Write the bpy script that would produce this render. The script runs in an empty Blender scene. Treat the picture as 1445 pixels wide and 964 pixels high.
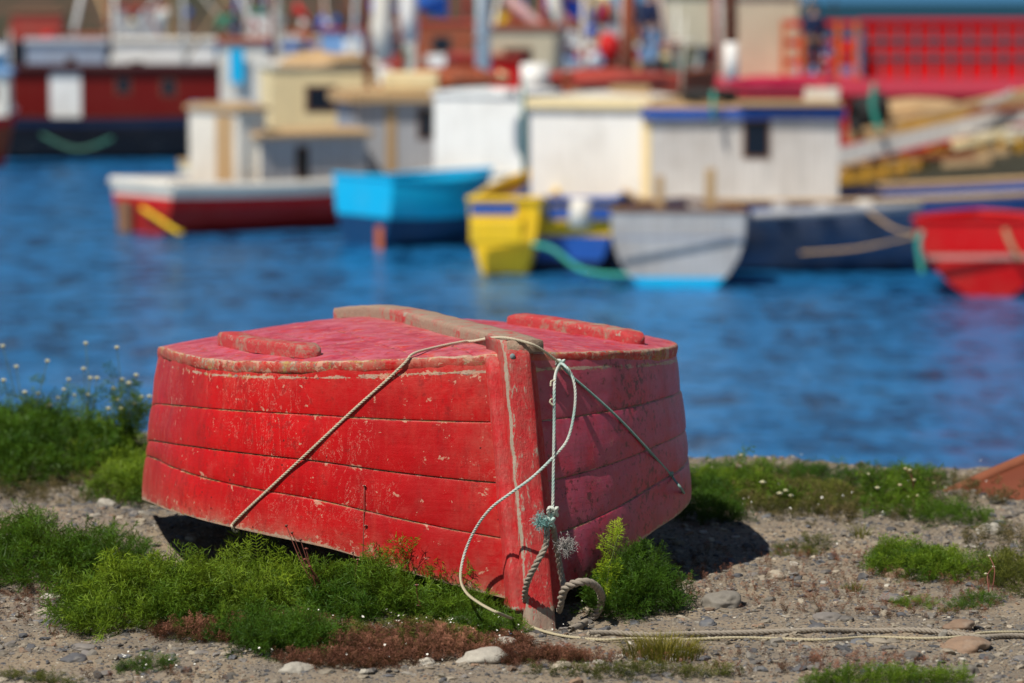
import bpy, bmesh, math, random
import numpy as np
from mathutils import Vector, noise
from mathutils.bvhtree import BVHTree
random.seed(7); rng = np.random.default_rng(11)
sc = bpy.context.scene
COL = sc.collection
R = math.radians

# ------------------------------------------------------------ camera and picture geometry
FOC = 115.0
FPX = FOC / 36.0 * 1445.0
CAMZ = 1.4
PITCH = math.atan(473.0 / FPX)
cp, sp = math.cos(PITCH), math.sin(PITCH)
WATER = -2.25
def ray(px, py):
    a = (px - 722.5) / FPX; b = (482.0 - py) / FPX
    return Vector((a, cp + b * sp, -sp + b * cp))
def P(px, py, Y):
    d = ray(px, py); return Vector((0, 0, CAMZ)) + d * (Y / d.y)
def G(px, py, z=0.0):
    d = ray(px, py); return Vector((0, 0, CAMZ)) + d * ((z - CAMZ) / d.z)
cam_d = bpy.data.cameras.new('camera'); cam = bpy.data.objects.new('camera', cam_d); COL.objects.link(cam)
cam.location = (0, 0, CAMZ); cam.rotation_euler = (math.pi / 2 - PITCH, 0, 0)
cam_d.lens = FOC; cam_d.sensor_width = 36; cam_d.clip_end = 6000; cam_d.clip_start = 0.2
cam_d.dof.use_dof = True; cam_d.dof.focus_distance = 7.5; cam_d.dof.aperture_fstop = 3.1
cam_d.dof.aperture_blades = 0
sc.camera = cam

# ------------------------------------------------------------ light
SUNV = Vector((-0.66, -0.75, 0)).normalized(); EL = R(55)
sd = Vector((SUNV.x * math.cos(EL), SUNV.y * math.cos(EL), math.sin(EL)))
sl = bpy.data.lights.new('sun', 'SUN'); sun = bpy.data.objects.new('sun', sl); COL.objects.link(sun)
sl.energy = 5.0; sl.angle = R(0.5); sl.color = (1.0, 0.94, 0.84)
sun.rotation_euler = sd.to_track_quat('Z', 'Y').to_euler()
w = bpy.data.worlds.new('World'); sc.world = w; w.use_nodes = True
nt = w.node_tree; nt.nodes.clear()
so = nt.nodes.new('ShaderNodeOutputWorld'); bg = nt.nodes.new('ShaderNodeBackground'); sk = nt.nodes.new('ShaderNodeTexSky')
sk.sky_type = 'NISHITA'; sk.sun_disc = False; sk.sun_elevation = EL; sk.sun_rotation = math.atan2(sd.x, sd.y)
sk.air_density = 1.0; sk.dust_density = 0.0; sk.ozone_density = 1.5
bg.inputs[1].default_value = 0.05
nt.links.new(sk.outputs[0], bg.inputs[0]); nt.links.new(bg.outputs[0], so.inputs[0])
sc.view_settings.view_transform = 'Standard'; sc.view_settings.look = 'None'; sc.view_settings.exposure = 0

# ------------------------------------------------------------ node helper
class NT:
    def __init__(s, name):
        s.m = bpy.data.materials.new(name); s.m.use_nodes = True; s.t = s.m.node_tree; s.t.nodes.clear()
        s.out = s.t.nodes.new('ShaderNodeOutputMaterial'); s.b = s.t.nodes.new('ShaderNodeBsdfPrincipled')
        s.t.links.new(s.b.outputs[0], s.out.inputs[0])
    def n(s, typ, **kw):
        x = s.t.nodes.new('ShaderNode' + typ)
        for k, v in kw.items(): setattr(x, k, v)
        return x
    def put(s, sock, v):
        if isinstance(v, (int, float)): sock.default_value = v
        elif isinstance(v, (tuple, list)):
            sock.default_value = (v[0], v[1], v[2], 1) if sock.type == 'RGBA' else v
        else: s.t.links.new(v, sock)
    def math(s, op, a, b=0.0, c=0.0, clamp=False):
        x = s.n('Math', operation=op, use_clamp=clamp); s.put(x.inputs[0], a); s.put(x.inputs[1], b); s.put(x.inputs[2], c); return x.outputs[0]
    def mix(s, f, a, b, mode='MIX'):
        x = s.n('Mix', data_type='RGBA', blend_type=mode); s.put(x.inputs[0], f); s.put(x.inputs[6], a); s.put(x.inputs[7], b); return x.outputs[2]
    def step(s, v, lo, hi, a=0.0, b=1.0):
        x = s.n('MapRange'); s.put(x.inputs[0], v); s.put(x.inputs[1], lo); s.put(x.inputs[2], hi); s.put(x.inputs[3], a); s.put(x.inputs[4], b); return x.outputs[0]
    def vec(s, scale=(1, 1, 1), kind='Object', rot=(0, 0, 0)):
        t = s.n('TexCoord'); mp = s.n('Mapping'); s.t.links.new(t.outputs[kind], mp.inputs[0])
        mp.inputs['Scale'].default_value = scale; mp.inputs['Rotation'].default_value = rot; return mp.outputs[0]
    def noise(s, v, scale, detail=4, rough=0.55, dist=0.0, col=False):
        x = s.n('TexNoise'); s.put(x.inputs['Vector'], v); x.inputs['Scale'].default_value = scale
        x.inputs['Detail'].default_value = detail; x.inputs['Roughness'].default_value = rough; x.inputs['Distortion'].default_value = dist
        return x.outputs[1 if col else 0]
    def vor(s, v, scale, out=0, feature='F1'):
        x = s.n('TexVoronoi', feature=feature); s.put(x.inputs['Vector'], v); x.inputs['Scale'].default_value = scale; return x.outputs[out]
    def attr(s, name, out=2):
        x = s.n('Attribute', attribute_name=name); return x.outputs[out]
    def bump(s, h, strength=0.3, dist=0.01):
        x = s.n('Bump'); s.put(x.inputs['Height'], h); s.put(x.inputs['Strength'], strength); x.inputs['Distance'].default_value = dist
        s.t.links.new(x.outputs[0], s.b.inputs['Normal']); return x
    def set(s, **kw):
        for k, v in kw.items(): s.put(s.b.inputs[k.replace('_', ' ')], v)
        return s.m

# ------------------------------------------------------------ mesh helpers
def raw_mesh(name, verts, faces_flat, fsize, mat, smooth=True, attrs=None, matidx=None):
    """verts (n,3) array; faces_flat index array; fsize = int or array of loop counts"""
    verts = np.asarray(verts, dtype=np.float32); ff = np.asarray(faces_flat, dtype=np.int32).ravel()
    me = bpy.data.meshes.new(name)
    nf = len(ff) // fsize if isinstance(fsize, int) else len(fsize)
    tot = np.full(nf, fsize, dtype=np.int32) if isinstance(fsize, int) else np.asarray(fsize, dtype=np.int32)
    st = np.concatenate(([0], np.cumsum(tot)[:-1])).astype(np.int32)
    me.vertices.add(len(verts)); me.vertices.foreach_set('co', verts.ravel())
    me.loops.add(len(ff)); me.loops.foreach_set('vertex_index', ff)
    me.polygons.add(nf); me.polygons.foreach_set('loop_start', st); me.polygons.foreach_set('loop_total', tot)
    if matidx is not None: me.polygons.foreach_set('material_index', np.asarray(matidx, dtype=np.int32))
    me.polygons.foreach_set('use_smooth', np.full(nf, smooth, dtype=bool))
    for k, v in (attrs or {}).items():
        v = np.asarray(v, dtype=np.float32)
        if v.ndim == 2:
            a = me.attributes.new(k, 'FLOAT_COLOR', 'POINT'); a.data.foreach_set('color', np.concatenate([v, np.ones((len(v), 1), np.float32)], 1).ravel())
        else:
            a = me.attributes.new(k, 'FLOAT', 'POINT'); a.data.foreach_set('value', v)
    for m in (mat if isinstance(mat, (list, tuple)) else [mat]): me.materials.append(m)
    me.update(calc_edges=True); me.validate()
    return me
def link(name, me, parent=None, loc=(0, 0, 0)):
    o = bpy.data.objects.new(name, me); COL.objects.link(o); o.location = loc
    if parent is not None: o.parent = parent
    return o
def tag(o, label=None, cat=None, group=None, kind=None):
    if label: o['label'] = label
    if cat: o['category'] = cat
    if group: o['group'] = group
    if kind: o['kind'] = kind
    return o
def empty(name, loc, label, cat, group=None):
    o = bpy.data.objects.new(name, None); COL.objects.link(o); o.location = loc; o.empty_display_size = .1
    return tag(o, label, cat, group)
class MB:
    """collects faces in world coordinates; build() makes ONE mesh object, stored relative to origin o"""
    def __init__(s): s.v = []; s.f = []; s.mi = []
    def add(s, vs, fs, mi=0):
        b = len(s.v); s.v += [tuple(v) for v in vs]; s.f += [[b + i for i in f] for f in fs]; s.mi += [mi] * len(fs)
    def box(s, o, ax, ay, az, mi=0):
        o, ax, ay, az = Vector(o), Vector(ax), Vector(ay), Vector(az)
        vs = [o, o + ax, o + ax + ay, o + ay, o + az, o + ax + az, o + ax + ay + az, o + ay + az]
        s.add(vs, [(0, 3, 2, 1), (4, 5, 6, 7), (0, 1, 5, 4), (1, 2, 6, 5), (2, 3, 7, 6), (3, 0, 4, 7)], mi)
    def tube(s, pts, r, n=8, mi=0, cap=True):
        pts = [Vector(p) for p in pts]; rs = r if isinstance(r, (list, tuple)) else [r] * len(pts)
        up = Vector((0, 0, 1)); rows = []; prev = None
        for i, p in enumerate(pts):
            t = (pts[min(i + 1, len(pts) - 1)] - pts[max(i - 1, 0)]).normalized()
            if prev is None:
                a = t.cross(up) if abs(t.z) < .95 else t.cross(Vector((1, 0, 0)))
            else: a = prev - t * prev.dot(t)
            a.normalize(); prev = a; b = t.cross(a)
            rows.append([p + (a * math.cos(2 * math.pi * k / n) + b * math.sin(2 * math.pi * k / n)) * rs[i] for k in range(n)])
        vs = [q for r_ in rows for q in r_]; fs = []
        for i in range(len(pts) - 1):
            for k in range(n):
                fs.append((i * n + k, i * n + (k + 1) % n, (i + 1) * n + (k + 1) % n, (i + 1) * n + k))
        if cap: fs += [tuple(range(n))[::-1], tuple((len(pts) - 1) * n + k for k in range(n))]
        s.add(vs, fs, mi)
    def torus(s, c, R0, r0, axis=(0, 0, 1), n=24, m=10, mi=0):
        ax = Vector(axis).normalized(); u = ax.orthogonal().normalized(); w_ = ax.cross(u); vs = []; fs = []
        for i in range(n):
            a = 2 * math.pi * i / n; d = u * math.cos(a) + w_ * math.sin(a)
            for j in range(m):
                b = 2 * math.pi * j / m; vs.append(Vector(c) + d * (R0 + r0 * math.cos(b)) + ax * r0 * math.sin(b))
        for i in range(n):
            for j in range(m): fs.append((i * m + j, ((i + 1) % n) * m + j, ((i + 1) % n) * m + (j + 1) % m, i * m + (j + 1) % m))
        s.add(vs, fs, mi)
    def build(s, name, mat, parent=None, origin=(0, 0, 0), smooth=False, bevel=0):
        o_ = Vector(origin); vs = np.array([tuple(Vector(v) - o_) for v in s.v])
        me = raw_mesh(name, vs, [i for f in s.f for i in f], [len(f) for f in s.f], mat, smooth, matidx=s.mi)
        ob = link(name, me, parent, (0, 0, 0) if parent is not None else o_)
        if bevel:
            b = ob.modifiers.new('bevel', 'BEVEL'); b.width = bevel; b.segments = 2; b.limit_method = 'ANGLE'
        return ob
def interp(nodes):
    xs = np.array([n[0] for n in nodes], float); ys = np.array([n[1] for n in nodes], float)
    d = np.diff(ys) / np.diff(xs); m = np.zeros(len(xs))
    m[1:-1] = (d[1:] * np.diff(xs)[:-1] + d[:-1] * np.diff(xs)[1:]) / (xs[2:] - xs[:-2]); m[0] = d[0]; m[-1] = d[-1]
    def f(x):
        x = np.clip(x, xs[0], xs[-1]); i = np.clip(np.searchsorted(xs, x) - 1, 0, len(xs) - 2); h = xs[i + 1] - xs[i]; t = (x - xs[i]) / h
        return (2 * t**3 - 3 * t**2 + 1) * ys[i] + (t**3 - 2 * t**2 + t) * h * m[i] + (-2 * t**3 + 3 * t**2) * ys[i + 1] + (t**3 - t**2) * h * m[i + 1]
    return f
def vnoise(x, y, seed=0):
    """cheap smooth value noise, numpy"""
    xi = np.floor(x).astype(np.int64); yi = np.floor(y).astype(np.int64); fx = x - xi; fy = y - yi
    def h(a, b):
        n = (a * 374761393 + b * 668265263 + seed * 974711) & 0x7fffffff; n = ((n ^ (n >> 13)) * 1274126177) & 0x7fffffff
        return ((n ^ (n >> 16)) & 0xffff) / 65535.0
    fx = fx * fx * (3 - 2 * fx); fy = fy * fy * (3 - 2 * fy)
    return (h(xi, yi) * (1 - fx) + h(xi + 1, yi) * fx) * (1 - fy) + (h(xi, yi + 1) * (1 - fx) + h(xi + 1, yi + 1) * fx) * fy

# ------------------------------------------------------------ terrain
def edge_y(x):   # where the land ends and the bank drops to the water
    return np.interp(x, [-30, -1.9, -1.2, -.7, .5, 1.0, 1.6, 30], [13, 10.9, 10.7, 10.4, 9.9, 9.75, 9.7, 11]) + .12 * (vnoise(x * 2.3, x * 0, 3) - .5)
def hgt(x, y):
    x = np.asarray(x, float); y = np.asarray(y, float)
    z = .030 * (vnoise(x * 1.7, y * 1.7, 1) - .5) + .018 * (vnoise(x * 5, y * 5, 2) - .5) + .010 * (vnoise(x * 17, y * 17, 5) - .5) + .006 * (vnoise(x * 45, y * 45, 6) - .5)
    z -= .10 * np.exp(-(((x + .55) / .42)**2 + ((y - 8.05) / .40)**2)**1.5)
    z -= .028 * np.exp(-((x - .08)**2 + (y - 7.40)**2) / .03)
    d = y - edge_y(x)
    z += np.where((x > -.6) , .03 * np.clip((y - 8.6) / 1., 0, 1), 0)
    drop = np.clip(d, 0, None); z = np.where(d > 0, z - np.minimum(drop * 1.1 + drop**2 * .3, 3.6), z)
    return z
def spaced(lo, hi, step, far, growth=1.25, far_lo=None):
    a = list(np.arange(lo, hi, step)); b = [hi]; s_ = step
    while b[-1] < far: s_ *= growth; b.append(b[-1] + s_)
    c = [lo - step]; s_ = step; fl = -far if far_lo is None else far_lo
    while c[-1] > fl: s_ *= growth; c.append(c[-1] - s_)
    return np.array(c[::-1] + a + b)
def M_ground():
    t = NT('gravel_ground'); v = t.vec()
    n1 = t.noise(v, 6, 5); n2 = t.noise(v, 60, 6, .7); vc = t.vor(v, 130, 1); vd = t.vor(v, 130, 0); vc2 = t.vor(v, 55, 1); vd2 = t.vor(v, 55, 0)
    sand = t.mix(n2, (.15, .112, .076), (.46, .37, .26)); sand = t.mix(t.step(n1, .35, .65), sand, t.mix(.6, sand, (.15, .14, .13)))
    sep = t.n('SeparateColor'); t.put(sep.inputs[0], vc)
    ramp = t.n('ValToRGB'); t.put(ramp.inputs[0], sep.outputs[0]); cr = ramp.color_ramp; cr.interpolation = 'CONSTANT'
    cols = [(0, (.10, .11, .13)), (.2, (.30, .24, .18)), (.4, (.17, .16, .15)), (.55, (.38, .33, .26)), (.7, (.09, .085, .08)), (.82, (.24, .15, .10)), (.92, (.42, .40, .36))]
    while len(cr.elements) < len(cols): cr.elements.new(.5)
    for e, (p, c) in zip(cr.elements, cols): e.position = p; e.color = (*c, 1)
    sep2 = t.n('SeparateColor'); t.put(sep2.inputs[0], vc2)
    has = t.math('GREATER_THAN', sep.outputs[1], .45); has = t.math('MULTIPLY', has, t.step(vd, .45, .38))
    col = t.mix(has, sand, ramp.outputs[0])
    moist = t.step(t.noise(v, 2.2, 3), .4, .7); col = t.mix(t.math('MULTIPLY', moist, .35), col, t.mix(.6, col, (.06, .05, .035)))
    h = t.math('ADD', t.math('MULTIPLY', has, t.step(vd, .4, 0, 0, 1)), t.math('MULTIPLY', n2, .8))
    t.bump(h, 1.0, .006)
    return t.set(Base_Color=col, Roughness=.95, Specular_IOR_Level=.15)
xs = spaced(-1.9, 1.9, .014, 900, 1.3); ys = spaced(6.3, 11.4, .016, 2600, 1.3, -60)
X, Y = np.meshgrid(xs, ys); Z = hgt(X, Y); nx, ny = len(xs), len(ys)
idx = np.arange(nx * ny).reshape(ny, nx)
quads = np.stack([idx[:-1, :-1], idx[:-1, 1:], idx[1:, 1:], idx[1:, :-1]], -1).reshape(-1, 4)
ground_mat = M_ground()
tag(link('ground', raw_mesh('ground', np.stack([X, Y, Z], -1).reshape(-1, 3), quads, 4, ground_mat)), kind='structure')
del X, Y, Z, idx, quads

# ------------------------------------------------------------ water
def M_water():
    t = NT('harbour_water'); v = t.vec()
    big = t.noise(t.vec((.45, 1.0, 1)), 1.0, 3, .5); mid = t.noise(t.vec((1, .62, 1)), 2.3, 4, .62, .3); fine = t.noise(t.vec((1, .6, 1)), 6.5, 3, .6)
    patch = t.noise(t.vec((.11, .30, 1)), 1.0, 3, .55)
    h = t.math('ADD', t.math('MULTIPLY', mid, 1.0), t.math('MULTIPLY', fine, .32)); h = t.math('ADD', h, t.math('MULTIPLY', big, .5))
    t.bump(h, t.step(patch, .35, .65, .55, 1.0), .12)
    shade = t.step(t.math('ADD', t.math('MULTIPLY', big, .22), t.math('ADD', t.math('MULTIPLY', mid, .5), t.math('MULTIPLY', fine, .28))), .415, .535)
    col = t.mix(shade, (.001, .012, .05), (.022, .22, .54))  # light and dark faces of the ripples painted into the base colour
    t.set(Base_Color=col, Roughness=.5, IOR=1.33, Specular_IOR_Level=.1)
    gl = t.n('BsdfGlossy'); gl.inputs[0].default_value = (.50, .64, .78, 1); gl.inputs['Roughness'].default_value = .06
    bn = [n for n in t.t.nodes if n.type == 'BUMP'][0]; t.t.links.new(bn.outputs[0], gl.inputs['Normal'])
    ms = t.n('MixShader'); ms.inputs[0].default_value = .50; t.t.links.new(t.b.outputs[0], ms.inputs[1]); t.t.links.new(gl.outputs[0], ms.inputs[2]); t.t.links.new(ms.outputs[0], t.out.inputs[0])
    return t.m
xs = spaced(-30, 30, .5, 2500, 1.35); ys = spaced(12, 90, .5, 2500, 1.35, 10.4)
X, Y = np.meshgrid(xs, ys); nx, ny = len(xs), len(ys)
Z = WATER + .02 * (vnoise(X * .9, Y * 1.6, 8) - .5) * (Y < 200)
idx = np.arange(nx * ny).reshape(ny, nx)
quads = np.stack([idx[:-1, :-1], idx[:-1, 1:], idx[1:, 1:], idx[1:, :-1]], -1).reshape(-1, 4)
tag(link('water', raw_mesh('water', np.stack([X, Y, Z], -1).reshape(-1, 3), quads, 4, M_water())), kind='structure')
# ------------------------------------------------------------ the upturned red dinghy
FOOT = Vector((.06, 7.42, 0)); AX = Vector((math.cos(R(109)), math.sin(R(109)), 0)); NX = Vector((math.sin(R(109)), -math.cos(R(109)), 0))
FA = np.array(FOOT); AXA = np.array(AX); NXA = np.array(NX)
def L3(s, v, z):
    s, v, z = np.broadcast_arrays(np.asarray(s, float), v, z)
    return FA + s[..., None] * AXA + v[..., None] * NXA + z[..., None] * np.array([0, 0, 1.0])
c_of = interp([(.12, .012), (.16, .12), (.22, .235), (.3, .345), (.45, .49), (.6, .575), (.8, .618), (1.0, .618), (1.3, .58), (1.6, .515)])
g_of = interp([(.03, .012), (.1, .14), (.2, .285), (.3, .395), (.45, .535), (.6, .62), (.8, .665), (1.0, .665), (1.3, .63), (1.6, .565)])
zg_of = interp([(.03, .028), (.1, .060), (.2, .10), (.3, .132), (.45, .155), (.6, .165), (.9, .158), (1.2, .132), (1.6, .075)])
zc_of = interp([(.12, .600), (.3, .578), (.6, .556), (.9, .545), (1.2, .53), (1.6, .480)])
zk_of = interp([(.12, .606), (.3, .607), (.6, .602), (1.0, .597), (1.3, .582), (1.6, .548)])
BO = np.array(FOOT)

def M_paint(name='weathered_red_paint', top=False, extra=0.0, shade_side=False):
    t = NT(name); v = t.vec()
    dust = t.attr('dust'); wear = t.attr('wear'); seam = t.attr('seam')
    n_big = t.noise(v, 3.2, 4); n_mid = t.noise(v, 16, 6, .65); n_f = t.noise(v, 75, 8, .75); n_ff = t.noise(v, 260, 4, .7)
    streak = t.noise(t.vec((26, 26, 1.6)), 1.6, 5, .65)
    if top:
        base = t.mix(t.step(n_mid, .35, .65), (.40, .022, .050), (.56, .10, .17))  # pink sheen of the sky painted into the red of the upper face
        base = t.mix(t.step(t.noise(v, 30, 6, .7), .54, .60), base, (.58, .02, .022)); base = t.mix(t.step(t.noise(t.vec((4, 22, 10), rot=(0, 0, R(-19))), 2, 6, .7), .56, .66, 0, .6), base, (.50, .22, .20))
    else:
        base = t.mix(t.step(n_big, .3, .7), (.38, .002, .005), (.60, .003, .005))
        if shade_side: base = t.mix(t.step(n_mid, .35, .65), t.mix(t.step(n_big, .3, .7), (.42, .010, .045), (.54, .020, .05)), (.44, .06, .14)); base = t.mix(t.step(t.noise(v, 34, 6, .75), .60, .64, 0, .8), base, (.13, .008, .014))  # shade and purple sky sheen of the right side painted into the red
        base = t.mix(t.math('MULTIPLY', t.step(streak, .52, .72), .0 if shade_side else .30), base, (.50, .05, .035))
        base = t.mix(t.math('MULTIPLY', t.step(n_mid, .55, .8), .4), base, (.38, .01, .015))
    # pale dusty bloom
    dm = t.math('MULTIPLY', dust, t.step(t.math('ADD', t.math('MULTIPLY', n_mid, .6), t.math('MULTIPLY', n_f, .4)), .38, .60), clamp=True)
    base = t.mix(dm, base, t.mix(n_f, (.36, .15, .10), (.50, .30, .21)))
    base = t.mix(t.math('MULTIPLY', t.step(n_mid, .60, .70), .13), base, (.60, .12, .09))
    # light scratches: thin ridges of distorted noise
    rid = t.math('ABSOLUTE', t.math('SUBTRACT', t.noise(t.vec((9, 9, 3), rot=(.3, .5, .2)), 2.4, 7, .7, 1.5), .5))
    sm = t.math('MULTIPLY', t.step(rid, .016, .002), t.step(t.noise(v, 5, 3), .46, .60)); sm = t.math('MULTIPLY', sm, t.step(n_ff, .45, .6))
    base = t.mix(t.math('MULTIPLY', sm, .35 if shade_side else .7), base, (.66, .36, .28))
    # chips down to old ochre / grey coats
    wsum = t.math('ADD', t.math('MULTIPLY', wear, .24 ), t.math('ADD', t.math('MULTIPLY', n_f, .75), t.math('MULTIPLY', n_mid, .25)))
    chip = t.step(wsum, .675 - extra, .69 - extra)
    cc = t.mix(t.step(t.noise(v, 45, 2), .45, .55), (.52, .33, .10), (.42, .38, .32)); cc = t.mix(t.step(t.noise(v, 28, 2), .58, .62), cc, (.16, .24, .28)); cc = t.mix(t.step(n_ff, .3, .7), cc, (.30, .17, .08))
    base = t.mix(chip, base, cc)
    big_ = t.step(t.math('ADD', t.math('MULTIPLY', wear, .38), t.math('ADD', t.math('MULTIPLY', t.noise(v, 11, 7, .72, .6), .8), 0)), .655, .67)
    base = t.mix(t.math('MULTIPLY', big_, .9), base, t.mix(n_f, (.36, .20, .13), (.58, .46, .36)))
    grime = t.math('MULTIPLY', t.step(t.noise(t.vec((7, 7, 2.2)), 2.5, 6, .7), .52, .68), .38)
    base = t.mix(grime, base, (.20, .006, .008))
    spk = t.step(t.math('ADD', t.math('MULTIPLY', t.noise(v, 55, 6, .7), .75), t.math('MULTIPLY', n_big, .25)), .555, .60); base = t.mix(t.math('MULTIPLY', spk, .8 if shade_side else .45), base, (.09, .008, .010) if shade_side else (.22, .012, .010))
    fl = t.step(t.math('ADD', t.math('MULTIPLY', t.noise(v, 38, 7, .7, .4), .8), t.math('MULTIPLY', wear, .10)), .512, .522); base = t.mix(t.math('MULTIPLY', fl, .18 if shade_side else .85), base, t.mix(n_ff, (.50, .20, .13), (.62, .42, .30)))
    # dark nail holes / bruises
    hol = t.step(t.vor(v, 30, 0), .085, .05); hol = t.math('MULTIPLY', hol, t.math('GREATER_THAN', t.noise(v, 4, 2), .53))
    base = t.mix(hol, base, (.05, .01, .01))
    # seam
    sn = t.math('ADD', seam, t.math('MULTIPLY', t.math('SUBTRACT', n_f, .5), .0035))
    sl_ = t.math('MULTIPLY', t.step(sn, .0028, .0014), t.step(n_mid, .42, .56, .12, 1))
    base = t.mix(t.math('MULTIPLY', sl_, .85), base, t.mix(t.step(n_f, .45, .55), (.06, .012, .01), (.40, .26, .10)))
    h = t.math('ADD', t.math('MULTIPLY', n_f, .5), t.math('MULTIPLY', n_mid, .5)); h = t.math('SUBTRACT', h, t.math('MULTIPLY', chip, .5)); h = t.math('SUBTRACT', h, t.math('MULTIPLY', sl_, .5))
    h = t.math('ADD', h, t.math('MULTIPLY', t.noise(t.vec((3, 3, 40)), 3, 4), .25))
    t.bump(h, .55, .004)
    rough = t.mix(dm, (.36,) * 3 if not top else (.42,) * 3, (.85,) * 3); rough = t.mix(chip, rough, (.8,) * 3)
    rr = t.n('RGBToBW'); t.put(rr.inputs[0], rough)
    return t.set(Base_Color=base, Roughness=t.math('ADD', rr.outputs[0], t.math('MULTIPLY', n_f, .12)), Specular_IOR_Level=.7 if shade_side else .26)
def M_dusty(name, red=.35):
    t = NT(name); v = t.vec(); n = t.noise(v, 22, 6, .7); f = t.noise(v, 120, 6, .75); b = t.noise(v, 7, 4)
    mud = t.mix(f, (.20, .13, .09), (.50, .37, .27)); mud = t.mix(t.step(n, .5, .62, 0, .6), mud, (.42, .17, .13))
    k = t.step(t.math('ADD', t.math('MULTIPLY', b, .3), t.math('ADD', t.math('MULTIPLY', n, .45), t.math('MULTIPLY', f, .25))), .55 - red * .08, .63 - red * .08)
    col = t.mix(k, mud, t.mix(n, (.46, .07, .07), (.52, .02, .025)))
    wear = t.attr('wear'); gr = t.step(t.math('ADD', t.math('MULTIPLY', wear, .45), t.math('MULTIPLY', n, .5)), .55, .60)
    col = t.mix(gr, col, t.mix(f, (.30, .25, .19), (.50, .45, .36)))
    t.bump(t.math('ADD', t.math('MULTIPLY', n, .9), t.math('MULTIPLY', f, .7)), 1.0, .006)
    return t.set(Base_Color=col, Roughness=.9)
def M_wood(name, c1, c2, scale=(2, 2, 30), rough=.8):
    t = NT(name); n = t.noise(t.vec(scale), 2, 6, .65, .4); f = t.noise(t.vec(), 60, 5, .7)
    t.bump(t.math('ADD', n, t.math('MULTIPLY', f, .4)), .5, .003)
    return t.set(Base_Color=t.mix(t.math('MULTIPLY', t.math('ADD', n, f), .5), c1, c2), Roughness=rough)
paint = M_paint(); paint_shade_side = M_paint('shade_side_red_paint', shade_side=True); paint_top = M_paint('pink_sky_sheen_red_paint', True, .0); paint_edge = M_paint('worn_red_edge_paint', False, .035)
dusty = M_dusty('mud_over_red_paint', .25); dusty_red = M_dusty('dusty_red_wood', 1.6)
innerwood = M_wood('raw_inner_wood', (.16, .10, .06), (.38, .26, .16), (3, 3, 25))

boat = empty('upturned_dinghy', FOOT, 'weathered red wooden dinghy lying keel up on the gravel bank, tied down with rope', 'boat')
def loc3(a): return np.asarray(a) - BO

# seam height fractions (0 = chine, 1 = gunwale) from bow to stern
seams = [interp([(0, .27), (.3, .29), (.7, .36), (1, .40)]), interp([(0, .52), (.3, .54), (.7, .60), (1, .62)]), interp([(0, .75), (.3, .74), (.7, .71), (1, .72)])]
def side(sign, taus, rows, inset=0.0, ribs=True):
    """grid of points; returns pos[ntau, nrow, 3], fraction etc."""
    T = np.asarray(taus); sc_ = .12 + 1.48 * T; sg = .03 + 1.57 * T
    top = L3(sc_, sign * c_of(sc_), zc_of(sc_) - .004); bot = L3(sg, sign * g_of(sg), zg_of(sg))
    tang = np.gradient((top + bot) / 2, axis=0); tang[:, 2] = 0; tang /= np.linalg.norm(tang, axis=1)[:, None] + 1e-9
    nrm = np.stack([tang[:, 1], -tang[:, 0], 0 * tang[:, 0]], 1) * sign
    return top, bot, nrm
def smoothrows(n): a = np.linspace(0, 1, n); return .5 - .5 * np.cos(math.pi * a) if n > 1 else a
taus = np.concatenate([np.linspace(0, .12, 60)[:-1]**1.0, np.linspace(.12, 1, 240)])
allsides = []
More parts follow.
